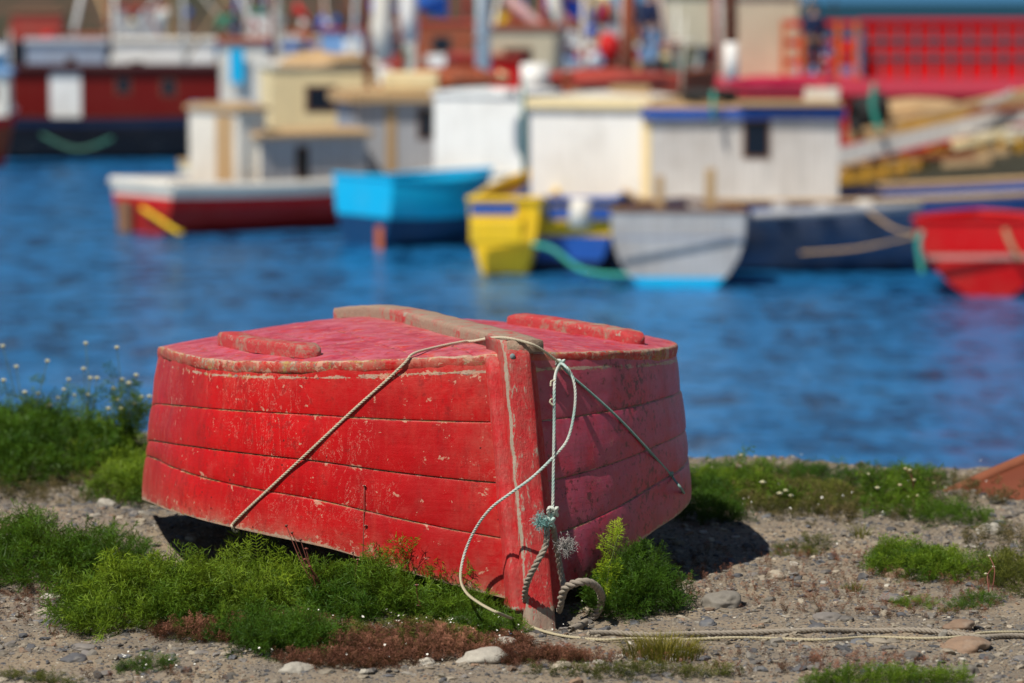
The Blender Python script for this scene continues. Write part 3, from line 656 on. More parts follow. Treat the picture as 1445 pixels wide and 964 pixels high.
def clump(name, centres, n, L_, cols, label, cat='plant', group=None, temps=None, flat=.5, mat=None, parent=None, maxtilt=1.25, kind=None):
    """a plant of many feathery fronds; centres = list of (x, y, rx, ry, h)"""
    temps = temps or FR; W_ = np.array([c[2] * c[3] for c in centres]); W_ = W_ / W_.sum(); ox, oy = centres[0][0], centres[0][1]; oz = float(hgt(ox, oy))
    Vs = []; Cs = []
    for (cx, cy, rx, ry, h), wt in zip(centres, W_):
        m = max(6, int(n * wt)); rr = np.sqrt(rng.uniform(0, 1, m)); a = rng.uniform(0, 6.283, m)
        wob = .8 + .45 * vnoise(a * 1.3 + cx * 9, a * 0 + cy * 7, 50)
        x = cx + rr * np.cos(a) * rx * wob; y = cy + rr * np.sin(a) * ry * wob
        lump = .35 + 1.15 * vnoise(x * 14, y * 14, 51)
        top = h * np.sqrt(np.clip(1 - (rr * .94)**2, 0, 1)) * lump; dz = top * np.where(rng.uniform(0, 1, m) < .62, rng.uniform(.55, 1, m), rng.uniform(0, .6, m))
        tilt = np.clip(rr * maxtilt * .85 + rng.normal(0, .38, m), -.5, 1.5); sc_ = L_ * rng.uniform(.6, 1.15, m)
        M = rotz_tilt(m, a + rng.normal(0, .7, m), tilt, rng.uniform(0, 6.283, m))
        z = hgt(x, y) + np.maximum(dz - sc_ * .45 * np.cos(tilt), 0)
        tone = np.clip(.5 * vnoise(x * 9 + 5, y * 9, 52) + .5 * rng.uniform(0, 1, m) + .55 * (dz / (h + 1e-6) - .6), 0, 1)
        ti = rng.integers(0, len(temps), m)
        for k in range(len(temps)):
            s_ = ti == k
            if not s_.any(): continue
            v, t = temps[k]; pv = np.einsum('nij,vj->nvi', M[s_], v) * sc_[s_][:, None, None] + np.stack([x[s_], y[s_], z[s_]], -1)[:, None]
            c = np.array(cols[0]) * (1 - tone[s_])[:, None, None] + np.array(cols[1]) * tone[s_][:, None, None]
            c = c * (.18 + 1.2 * t)[None, :, None]  # shade inside the plant put into the colour: dark bases, bright tips
            Vs.append(pv.reshape(-1, 3)); Cs.append(np.broadcast_to(c, pv.shape).reshape(-1, 3))
    V = np.concatenate(Vs); C_ = np.concatenate(Cs)
    V[:, 2] = np.maximum(V[:, 2], hgt(V[:, 0], V[:, 1]) + .001) - oz; V[:, 0] -= ox; V[:, 1] -= oy
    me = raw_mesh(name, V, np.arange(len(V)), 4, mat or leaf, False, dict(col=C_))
    o = link(name, me, parent, (ox, oy, oz) if parent is None else (0, 0, 0))
    if parent is None: tag(o, label, cat, group, kind)
    return o
def cpx(px, py, rpx, ry, h):   # base centre seen at a picture point of the ground
    p = G(px, py, 0); return (p.x, p.y, rpx / FPX * p.y, ry, h)
DARK = ((.018, .055, .006), (.075, .16, .012)); MID = ((.03, .085, .008), (.13, .22, .015)); LIME = ((.03, .085, .008), (.20, .29, .018)); OLIVE = ((.05, .06, .012), (.16, .17, .03)); REDDISH = ((.06, .018, .012), (.36, .16, .10))
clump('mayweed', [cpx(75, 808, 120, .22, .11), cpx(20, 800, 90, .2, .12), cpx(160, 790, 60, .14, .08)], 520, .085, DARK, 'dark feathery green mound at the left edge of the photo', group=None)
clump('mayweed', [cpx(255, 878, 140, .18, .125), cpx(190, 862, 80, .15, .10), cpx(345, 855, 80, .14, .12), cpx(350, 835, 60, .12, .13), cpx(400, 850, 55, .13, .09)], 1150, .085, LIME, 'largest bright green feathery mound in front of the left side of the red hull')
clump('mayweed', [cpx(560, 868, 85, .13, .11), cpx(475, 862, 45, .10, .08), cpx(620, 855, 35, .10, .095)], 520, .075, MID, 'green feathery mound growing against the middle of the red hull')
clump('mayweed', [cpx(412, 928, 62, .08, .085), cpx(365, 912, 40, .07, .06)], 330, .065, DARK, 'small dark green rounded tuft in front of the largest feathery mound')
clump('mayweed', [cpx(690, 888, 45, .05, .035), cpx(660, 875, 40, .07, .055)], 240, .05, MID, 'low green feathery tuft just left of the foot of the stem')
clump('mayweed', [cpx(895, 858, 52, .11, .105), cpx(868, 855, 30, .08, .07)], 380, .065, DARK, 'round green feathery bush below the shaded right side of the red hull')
sprig_b = G(856, 868, 0)
def stalk_plant(name, base, top, nf, L_, cols, label, group=None):
    e = empty(name, base, label, 'plant', group); a = Vector(base); b = Vector(top); mid = a.lerp(b, .5) + Vector((-.01, .01, 0))
    pts = catmull([a, mid, b], 8); mb = MB(); mb.tube(pts, [.0022 * (1 - .5 * i / len(pts)) for i in range(len(pts))], 6); mb.build('stem', stemm, e, base, True)
    Vs = []; Cs = []
    for k in range(nf):
        t = .25 + .75 * k / nf; p = pts[min(int(t * (len(pts) - 1)), len(pts) - 1)]; v, tt = FR[k % 6]
        M = rotz_tilt(1, np.array([rng.uniform(0, 6.28)]), np.array([rng.uniform(.3, 1.0) * (1.1 - .7 * t)]), np.array([rng.uniform(0, 6)]))[0]
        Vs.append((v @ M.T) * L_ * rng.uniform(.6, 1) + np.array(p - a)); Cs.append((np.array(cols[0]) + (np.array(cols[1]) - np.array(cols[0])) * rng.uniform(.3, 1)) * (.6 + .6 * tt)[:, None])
    V = np.concatenate(Vs); link('leaves', raw_mesh('leaves', V, np.arange(len(V)), 4, leaf, False, dict(col=np.concatenate(Cs))), e); return e
stalk_plant('mayweed_sprig', sprig_b, P(873, 755, sprig_b.y - .02), 16, .062, ((.16, .28, .012), (.42, .55, .03)), 'upright yellow green sprig standing above the round bush on the right of the stem')
clump('mayweed', [cpx(1275, 800, 48, .16, .05), cpx(1340, 806, 45, .12, .035)], 340, .055, LIME, 'bright green low cushion on the open gravel to the right of the hull')
clump('mayweed', [cpx(1000, 738, 42, .14, .05), cpx(985, 715, 35, .14, .06)], 200, .06, DARK, 'dark green bush in the shadow behind the right end of the hull')
clump('mayweed', [cpx(50, 660, 100, .40, .09), cpx(10, 640, 60, .4, .12)], 480, .12, DARK, 'tall dark green mass at the far left above the stony patch')
clump('mayweed', [cpx(185, 700, 50, .2, .075), cpx(165, 660, 50, .25, .06), cpx(215, 690, 40, .2, .07)], 340, .08, LIME, 'bright green bush touching the left end of the red hull')
clump('mayweed', [cpx(1190, 692, 80, .14, .035), cpx(1130, 690, 40, .12, .025)], 240, .05, DARK, 'dark green cushion on the far edge of the bank right of the hull')
clump('mayweed', [cpx(1280, 728, 65, .16, .03), cpx(1350, 740, 45, .14, .025)], 220, .05, MID, 'loose green patch behind the bright cushion on the right')
clump('mayweed', [cpx(1285, 688, 40, .12, .03)], 120, .05, MID, 'green tuft on the far edge of the bank nearest the rusty brown hull')
clump('mayweed', [cpx(1250, 972, 120, .06, .022)], 200, .04, LIME, 'flat bright green patch at the bottom edge of the photo')
clump('mayweed', [cpx(1435, 815, 30, .18, .03)], 120, .06, OLIVE, 'olive green patch cut by the right edge of the photo')
clump('mayweed', [cpx(1035, 700, 55, .22, .05)], 240, .06, LIME, 'lime green leafy patch on the bank just beyond the right end of the hull')
clump('mayweed', [cpx(25, 960, 40, .03, .015), cpx(75, 972, 35, .03, .02)], 80, .03, OLIVE, 'low dark olive patch in the bottom left corner')

clump('mayweed', [cpx(1120, 775, 30, .07, .018), cpx(1150, 768, 20, .05, .015)], 90, .03, OLIVE, 'small olive sprigs on the gravel just right of the hull shadow')
clump('mayweed', [cpx(1385, 845, 30, .07, .02), cpx(1350, 850, 20, .05, .015)], 90, .03, MID, 'small green sprigs on the gravel above the large tan flat rock')
clump('mayweed', [cpx(210, 945, 40, .03, .02)], 80, .028, DARK, 'tiny dark green tuft with white flowers at the bottom left')
clump('mayweed', [cpx(1290, 848, 30, .05, .012)], 60, .025, LIME, 'tiny bright sprigs on the gravel below the round brown stone')
# mixed low ground cover (red stemmed, brown and green sprigs)
def cover(name, regions, label, cols, L_, temps=FRS, mat=None, kind='stuff', cat='ground cover'):
    cs = [cpx(*r_[:5]) for r_ in regions]; n = sum(r_[5] for r_ in regions)
    return clump(name, cs, n, L_, cols, label, cat, None, temps, mat=mat or dry, maxtilt=1.0, kind=kind)
cover('red_ground_cover', [(560, 925, 120, .14, .046, 2500), (380, 905, 100, .10, .035, 1), (290, 905, 75, .07, .028, 1), (680, 912, 70, .08, .02, 1), (480, 945, 90, .06, .02, 1), (760, 935, 90, .06, .012, 1)], 'dry red and brown low growth along the front of the hull', REDDISH, .034)
cover('olive_ground_cover', [(570, 915, 120, .13, .048, 1700), (330, 905, 90, .08, .03, 1), (1110, 715, 120, .25, .035, 1), (900, 960, 150, .04, .012, 1)], 'yellow green low sprigs between the red growth', OLIVE, .032)
cover('bank_ground_cover', [(1150, 722, 150, .35, .016, 800), (1330, 705, 120, .3, .03, 1), (1070, 700, 80, .3, .04, 1), (130, 690, 150, .3, .02, 1), (1420, 770, 80, .2, .02, 1)], 'mixed green and reddish low growth along the top of the bank', ((.05, .05, .02), (.20, .15, .06)), .045)
cover('sparse_sprigs', [(1180, 820, 260, .5, .012, 1100), (1000, 940, 400, .12, .010, 1), (150, 850, 200, .35, .010, 1), (1150, 948, 160, .05, .02, 1), (240, 958, 130, .04, .012, 1)], 'scattered tiny reddish sprigs in the gravel', REDDISH, .026)

def grass(name, cx, cy, n, rad, L_, cols, label):
    z0 = float(hgt(cx, cy)); Vs = []; Cs = []
    for _ in range(n):
        a = rng.uniform(0, 6.283); r_ = rad * math.sqrt(rng.uniform()); b = np.array([math.cos(a) * r_, math.sin(a) * r_, 0]); out = np.array([math.cos(a + rng.normal(0, .5)), math.sin(a + rng.normal(0, .5)), 0]); le = rng.uniform(.3, 1.3) * (r_ / rad + .2)
        L1 = L_ * rng.uniform(.6, 1.1); sdv = np.array([-out[1], out[0], 0]) * .0011
        p = [b + out * L1 * le * t * t * .8 + np.array([0, 0, 1]) * L1 * t * (1 - .35 * le * t) for t in (0, .35, .7, 1)]
        c = np.array(cols[0]) + (np.array(cols[1]) - np.array(cols[0])) * rng.uniform()
        for k in range(3):
            w0, w1 = (1 - k * .28), (1 - (k + 1) * .31)
            Vs += [p[k] - sdv * w0, p[k] + sdv * w0, p[k + 1] + sdv * w1, p[k + 1] - sdv * w1]; Cs += [c * (.7 + .15 * k)] * 4
    return tag(link(name, raw_mesh(name, np.array(Vs), np.arange(len(Vs)), 4, leaf, False, dict(col=np.array(Cs))), None, (cx, cy, z0)), label, 'grass tuft')
g = G(935, 930, 0); grass('grass_tuft', g.x, g.y, 620, .085, .055, ((.10, .10, .015), (.30, .24, .04)), 'spiky yellow green grass tuft in front of the thick rope')
g = G(1215, 760, 0); grass('grass_tuft', g.x, g.y, 60, .03, .05, ((.10, .10, .02), (.25, .25, .04)), 'thin grass tuft at the left end of the bright green cushion')
g = G(1205, 826, 0); grass('grass_tuft', g.x, g.y, 90, .03, .022, ((.12, .10, .02), (.22, .24, .04)), 'tiny grass tuft alone on the gravel right of the hull')

# flowering weeds
def flower_weed(name, base, heads, label, stem_mat, head_r, group=None, leafy=True, cols=MID, headmat=None, nl=5):
    base = Vector(base); e = empty(name, base, label, 'weed', group); mb = MB(); hb = []
    for k, hp in enumerate(heads):
        hp = Vector(hp); off = Vector((random.uniform(-.01, .01), random.uniform(-.01, .01), 0)); mid = (base + off).lerp(hp, .5) + Vector((random.uniform(-.012, .012), random.uniform(-.012, .012), .01))
        pts = catmull([base + off, mid, hp], 6); mb.tube(pts, [.0016 - .0007 * i / len(pts) for i in range(len(pts))], 5)
        fb = MB(); n = 8
        for q in range(n):
            a = q / n * 6.283; d = Vector((math.cos(a), math.sin(a), .25)); s_ = Vector((-math.sin(a), math.cos(a), 0)) * head_r * .35
            fb.add([hp, hp + d * head_r * .5 - s_, hp + d * head_r, hp + d * head_r * .5 + s_], [(0, 1, 2, 3)], 0)
        fb.tube([hp - Vector((0, 0, head_r * .5)), hp, hp + Vector((0, 0, head_r * .45)), hp + Vector((0, 0, head_r * .6))], [head_r * .25, head_r * .6, head_r * .5, .0002], 8, 1)
        hb.append(fb)
    mb.build('stem', stem_mat, e, base, True)
    for fb in hb: fb.build('flower', headmat or [petal, budm], e, base)
    if leafy:
        Vs = []; Cs = []
        for hp in heads:
            hp = Vector(hp)
            for k in range(nl):
                t = rng.uniform(0.03, .85); p = base.lerp(hp, t) - base; v, tt = FRS[k % 5]; M = rotz_tilt(1, np.array([rng.uniform(0, 6.28)]), np.array([rng.uniform(.4, 1.2)]), np.array([0.]))[0]
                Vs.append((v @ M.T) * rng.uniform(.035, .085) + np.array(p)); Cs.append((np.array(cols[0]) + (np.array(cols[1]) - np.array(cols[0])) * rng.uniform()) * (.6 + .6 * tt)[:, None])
        V = np.concatenate(Vs); link('leaves', raw_mesh('leaves', V, np.arange(len(V)), 4, leaf, False, dict(col=np.concatenate(Cs))), e)
    return e
def heads(pts, Y, jit=.12): return [P(x, y, Y + random.uniform(-jit, jit)) for x, y in pts]
B1 = G(45, 645, 0); flower_weed('flowering_weed', B1, heads([(4, 489), (5, 537), (23, 518), (35, 554), (67, 510)], B1.y, .1), 'tall buds over the water at the far left edge', stemm, .011)
B2 = G(82, 640, 0); flower_weed('flowering_weed', B2, heads([(54, 556), (82, 562), (105, 558), (90, 550), (72, 572), (68, 575), (97, 536)], B2.y, .1), 'cluster of cream buds between the tall buds and the leafy weed', stemm, .010)
B3 = G(120, 650, 0); flower_weed('flowering_weed', B3, heads([(121, 485), (118, 521), (128, 534), (124, 558), (137, 534)], B3.y, .1), 'tall thin weed with cream buds left of the leafy weed', stemm, .011)
B4 = G(172, 658, 0); flower_weed('flowering_weed', B4, heads([(165, 491), (172, 536), (160, 549), (182, 541), (192, 530), (165, 565), (200, 561), (211, 560), (153, 577), (171, 577), (190, 570)], B4.y, .1), 'leafy weed with many cream buds just left of the red hull', stemm, .011, nl=12)
B5 = G(120, 640, 0); flower_weed('flowering_weed', B5, heads([(112, 592), (118, 603), (100, 610), (84, 600), (140, 590), (127, 620)], B5.y, .2), 'low weed with pale buds below the tall thin weed', redstem, .010)
B6 = G(1010, 700, 0); flower_weed('flowering_weed', B6, heads([(1006, 660), (1030, 668), (1012, 672), (1046, 643)], B6.y, .1), 'white budded weed just past the right end of the red hull', redstem, .009)
B7 = G(1110, 720, 0); flower_weed('flowering_weed', B7, heads([(1109, 693), (1100, 697), (1116, 700), (1076, 681)], B7.y, .1), 'short white flowered weed in the middle of the right bank', redstem, .010)
pinkm = NT('pink_flower').set(Base_Color=(.55, .25, .20), Roughness=.6)
B8 = G(1290, 715, 0); flower_weed('flowering_weed', B8, heads([(1278, 662), (1284, 664), (1290, 678), (1318, 682), (1262, 690), (1270, 685), (1295, 700), (1282, 702), (1253, 708)], B8.y, .12), 'reddish weed with tiny pink flowers against the water', redstem, .008, headmat=[pinkm, budm])
B9 = G(1240, 715, 0); flower_weed('flowering_weed', B9, heads([(1226, 670), (1238, 689), (1257, 692), (1232, 708), (1204, 712), (1270, 720)], B9.y, .12), 'reddish weed with pale buds left of the pink flowered one', redstem, .009)
B10 = G(1400, 835, 0); flower_weed('flowering_weed', B10, heads([(1396, 785), (1402, 800), (1391, 810)], B10.y, .05), 'thin reddish stalk alone near the right edge', redstem, .005, leafy=False)
for k, (bx, by, hd, lab) in enumerate([
        (511, 858, [(514, 686), (516, 742)], 'tall thin red stalk standing in front of the middle of the red hull'),
        (492, 862, [(498, 780), (463, 820), (505, 790)], 'short red stalk with white flowers beside the tall thin stalk'),
        (465, 866, [(404, 742), (412, 752), (424, 762), (432, 775), (430, 790), (437, 800)], 'leaning brown seed stalk in front of the dark gap under the hull'),
        (646, 862, [(624, 797), (632, 800)], 'short red stalk left of the white rope loop'),
        (610, 880, [(588, 826), (590, 855)], 'small red stalk with a white flower above the pale stone')]):
    b = G(bx, by, 0); flower_weed('red_stalk', b, [P(x, y, b.y - .01 * i) for i, (x, y) in enumerate(hd)], lab, redstem, .005 if k != 2 else .006, leafy=False, headmat=[petal, redstem] if k != 2 else [redstem, redstem])
# tiny white flowers in the ground cover: nobody could count them
V = []; F = []
for (px, py, rx, ry, n) in [(570, 890, 180, 30, 70), (680, 900, 90, 25, 40), (200, 945, 60, 12, 16), (90, 830, 60, 20, 8), (480, 930, 160, 25, 35), (1150, 720, 160, 40, 40), (250, 800, 120, 50, 8), (360, 880, 60, 20, 14), (1250, 690, 150, 20, 22)]:
    for _ in range(n):
        p = G(px + random.gauss(0, .5) * rx, py + random.gauss(0, .5) * ry, 0); z = float(hgt(p.x, p.y)) + random.uniform(.01, .035); c = Vector((p.x, p.y, z)); r_ = random.uniform(.0016, .0036)
        up = Vector((random.gauss(0, .4), random.gauss(-.4, .4), 1)).normalized(); u = up.orthogonal().normalized(); w_ = up.cross(u)
        for q in range(5):
            a = q * 1.2566; d = u * math.cos(a) + w_ * math.sin(a); s_ = (w_ * math.cos(a) - u * math.sin(a)) * r_ * .45; b = len(V)
            V += [tuple(c), tuple(c + d * r_ * .6 - s_ + up * r_ * .2), tuple(c + d * r_ + up * r_ * .3), tuple(c + d * r_ * .6 + s_ + up * r_ * .2)]; F.append((b, b + 1, b + 2, b + 3))
tag(link('white_flowers', raw_mesh('white_flowers', np.array(V), np.array(F), 4, petal, False)), 'tiny white flowers dotted through the low growth', 'flowers', kind='stuff')

# ------------------------------------------------------------ stones
def ico(sub):
    bm = bmesh.new(); bmesh.ops.create_icosphere(bm, subdivisions=sub, radius=1); v = np.array([q.co[:] for q in bm.verts]); f = np.array([[q.index for q in fc.verts] for fc in bm.faces]); bm.free(); return v, f
I1, I2, I4 = ico(1), ico(2), ico(4)
def stoneshape(v, seed, amp=.35):
    return np.array([Vector(p) * (1 + amp * noise.noise(Vector(p) * .9 + Vector((seed * 3.1, seed, 0))) + amp * .35 * noise.noise(Vector(p) * 2.3 + Vector((seed, 0, 9)))) for p in v])
T1 = [stoneshape(I1[0], k, .45) for k in range(8)]; T2 = [stoneshape(I2[0], k + 20, .75) for k in range(10)]
PAL = np.array([(.095, .10, .115), (.13, .14, .16), (.32, .27, .20), (.42, .36, .27), (.22, .20, .17), (.55, .51, .43), (.13, .12, .11), (.30, .19, .12), (.22, .20, .185), (.055, .055, .06)]); PW = np.array([.11, .10, .17, .14, .14, .06, .10, .06, .08, .04]); PW /= PW.sum()
def gravel(n, lo, hi, temps, faces, xr, yr, name, label, flat=(.35, .75)):
    x = rng.uniform(*xr, n); y = rng.uniform(*yr, n); keep = (y < edge_y(x) + .1) & (vnoise(x * 3, y * 3, 60) + .35 * vnoise(x * 9, y * 9, 61) + rng.uniform(-.3, .3, n) > .42); x, y = x[keep], y[keep]; n = len(x)
    s_ = lo * (hi / lo)**(rng.uniform(0, 1, n)**2.2); z = hgt(x, y) + s_ * .02
    dims = np.stack([s_ * rng.uniform(.8, 1.3, n), s_ * rng.uniform(.7, 1.1, n), s_ * rng.uniform(*flat, n)], 1)
    c = PAL[rng.choice(len(PAL), n, p=PW)] * rng.uniform(.55, 1.3, (n, 1)); ti = rng.integers(0, len(temps), n)
    M = rotz_tilt(n, rng.uniform(0, 6.28, n), rng.normal(0, .22, n), rng.uniform(0, 6.28, n)); Vs = []; Fs = []; Cs = []; b = 0
    for k, tv_ in enumerate(temps):
        q = ti == k; m = q.sum()
        if not m: continue
        pv = np.einsum('nij,nvj->nvi', M[q], tv_[None] * dims[q][:, None]) + np.stack([x[q], y[q], z[q]], 1)[:, None]
        Vs.append(pv.reshape(-1, 3)); Cs.append(np.repeat(c[q], len(tv_), 0)); Fs.append((faces[None] + (np.arange(m) * len(tv_))[:, None, None]).reshape(-1, 3) + b); b += m * len(tv_)
    return tag(link(name, raw_mesh(name, np.concatenate(Vs), np.concatenate(Fs), 3, stone_mat, False, dict(col=np.concatenate(Cs)))), label, 'gravel', kind='stuff')
gravel(42000, .0022, .0060, T1, I1[1], (-1.75, 1.75), (6.5, 9.2), 'fine_gravel', 'fine grit between the pebbles')
gravel(15000, .0045, .015, T2, I2[1], (-1.75, 1.75), (6.5, 10.6), 'pebbles', 'small grey, blue and tan pebbles covering the bank')
big = [  # px, py, half width px, half height px, colour index, label
 (650, 873, 30, 13, 8, 'rounded brown grey stone lying left of the foot of the stem'), (601, 866, 15, 11, 5, 'bright pale stone in front of the middle of the hull'),
 (70, 831, 16, 7, 5, 'pale oblong stone below the dark mound at the left'), (62, 851, 14, 6, 3, 'cream stone just below the pale oblong stone'), (90, 858, 10, 5, 8, 'small grey stone right of the cream stone at the left'),
 (1268, 806, 15, 8, 7, 'round brown stone in front of the bright green cushion'), (1098, 808, 18, 9, 3, 'cream stone alone on the gravel right of the shadow'),
 (1257, 836, 20, 7, 8, 'flat grey tan stone below the round brown stone'), (1168, 867, 20, 7, 8, 'pale grey flat stone above the thick rope'), (1152, 883, 13, 6, 0, 'blue grey stone touching the thick rope'),
 (1020, 845, 28, 14, 4, 'grey brown angular rock right of the round bush'), (1362, 905, 36, 12, 7, 'large tan flat rock under the ropes near the right edge'), (1355, 885, 22, 8, 7, 'brown rock behind the thick rope near the right edge'),
 (1367, 947, 18, 9, 4, 'dull brown stone in the bottom right corner'), (1290, 925, 16, 8, 6, 'dark brown stone between the ropes and the bottom edge'), (1240, 907, 16, 5, 3, 'cream flat stone just below the ropes'),
 (97, 752, 14, 10, 3, 'round cream stone on the stony patch at the left'), (5, 747, 14, 9, 7, 'reddish stone at the left edge of the photo'), (792, 945, 15, 7, 3, 'smooth cream stone at the bottom centre'),
 (705, 902, 26, 10, 5, 'pale rough rock just right of the red growth'), (680, 928, 38, 13, 5, 'large pale rock at the bottom centre'), (420, 948, 26, 9, 5, 'pale rock at the bottom left of centre'), (600, 935, 14, 7, 5, 'small pale rock between the two larger pale rocks'),
 (105, 925, 18, 8, 0, 'blue grey stone at the bottom left'), (115, 912, 18, 7, 8, 'light grey stone behind the blue grey one at the bottom left'), (1195, 870, 12, 5, 6, 'small dark stone right of the pale grey flat stone'),
 (1150, 945, 10, 5, 8, 'small light stone at the bottom right of centre'), (1395, 745, 18, 10, 5, 'pale stone in the growth near the right edge'), (150, 715, 12, 8, 5, 'pale stone left of the bright green bush'), (1000, 880, 13, 6, 1, 'blue stone below the angular rock')]
for k, (px, py, wx, hy, ci, lab) in enumerate(big):
    p = G(px, py + hy, 0); s_ = p.y / FPX; z = float(hgt(p.x, p.y)); rx = wx * s_; rz = hy * s_ * 1.15
    v = stoneshape(I4[0], k + 50, .42) * np.array([rx, rx * .75, rz]); v[:, 2] = np.maximum(v[:, 2], -rz * .6)
    o = link('stone', raw_mesh('stone', v, I4[1], 3, stone_mat, True, dict(col=np.tile(PAL[ci] * random.uniform(.9, 1.2), (len(v), 1)))), None, (p.x, p.y + rx * .5, z + rz * .25))
    o.rotation_euler = (0, 0, random.uniform(-.4, .4)); tag(o, lab, 'stone')
# ------------------------------------------------------------ harbour
_pc = {}
def PM(name, c, rough=.6, dirt=.35, wood=False):
    """painted boards: dirt streaks, weathering and board lines"""
    if name in _pc: return _pc[name]
    t = NT(name); v = t.vec(); n = t.noise(v, 1.6, 5, .6); st = t.noise(t.vec((5, 5, .6)), 2.2, 5, .65); f = t.noise(v, 18, 5, .7)
    lum = sum(c) / 3
    if lum < .1: dirt *= .22
    dk = tuple(x * .45 + (.02 if lum > .1 else 0) for x in c); col = t.mix(t.math('MULTIPLY', t.step(st, .45, .75), dirt), c, dk)
    col = t.mix(t.math('MULTIPLY', t.step(n, .45, .7), dirt * .6), col, (.25, .18, .12)); col = t.mix(t.math('MULTIPLY', t.step(f, .62, .68), dirt), col, (.42, .36, .28))
    if wood:
        wv = t.n('TexWave', wave_type='BANDS', bands_direction='X'); t.put(wv.inputs['Vector'], v); wv.inputs['Scale'].default_value = 2.2; wv.inputs['Distortion'].default_value = .4
        col = t.mix(t.step(wv.outputs[1], .06, .0, 0, .5), col, dk)
    t.bump(t.math('ADD', f, st), .4, .01)
    _pc[name] = t.set(Base_Color=col, Roughness=rough, Specular_IOR_Level=.22); return _pc[name]
white = PM('white_paint', (.86, .85, .82), .5, .28); offwhite = PM('offwhite_paint', (.76, .72, .64), .6, .35); cream = PM('cream_paint', (.86, .70, .40), .6, .25); greyb = PM('grey_boards', (.44, .45, .48), .7, .35, True); greyw = PM('weathered_grey_boards', (.66, .63, .60), .75, .45, True)
bluegrey = PM('bluegrey_paint', (.30, .34, .42), .6, .3, True); maroon = PM('maroon_paint', (.27, .012, .010), .45, .25); redp = PM('red_boat_paint', (.48, .003, .004), .4, .2); redb = PM('bright_red_paint', (.58, .006, .008), .45, .15); navy = PM('navy_paint', (.010, .022, .065), .4, .2)
black = PM('black_paint', (.008, .008, .014), .45, .15); cyan = PM('cyan_paint', (.002, .42, .74), .45, .15); blue = PM('blue_paint', (.02, .10, .42), .45, .2); dkcyan = PM('dark_cyan_paint', (.004, .045, .13), .5, .3); yellow = PM('yellow_paint', (.88, .56, .02), .45, .3)
tanw = PM('tan_wood', (.50, .33, .17), .75, .35); brownw = PM('brown_wood', (.20, .10, .055), .75, .3); rust = PM('rust_paint', (.30, .07, .03), .75, .4); bluelt = PM('light_blue_paint', (.20, .36, .62), .5, .2); green = PM('green_paint', (.03, .26, .14), .5, .2); orange = PM('orange_paint', (.60, .14, .03), .5, .25)
glassd = NT('dark_window').set(Base_Color=(.012, .018, .03), Roughness=.12); rubber = NT('rubber').set(Base_Color=(.012, .012, .012), Roughness=.75); teal_p = PM('teal_paint', (.01, .12, .15), .5, .1); terracotta = PM('terracotta_paint', (.36, .05, .035), .5, .25)
beige = PM('beige_canvas', (.60, .53, .38), .8, .3); metal = NT('galvanised').set(Base_Color=(.5, .5, .5), Roughness=.4, Metallic=.6); netm = PM('green_net', (.06, .22, .16), .9, .4); magenta = PM('crimson_paint', (.45, .01, .05), .5, .2); bluetarp = PM('blue_tarp', (.03, .12, .62), .5, .1); tealrope = PM('teal_rope', (.05, .36, .28), .8, .2)

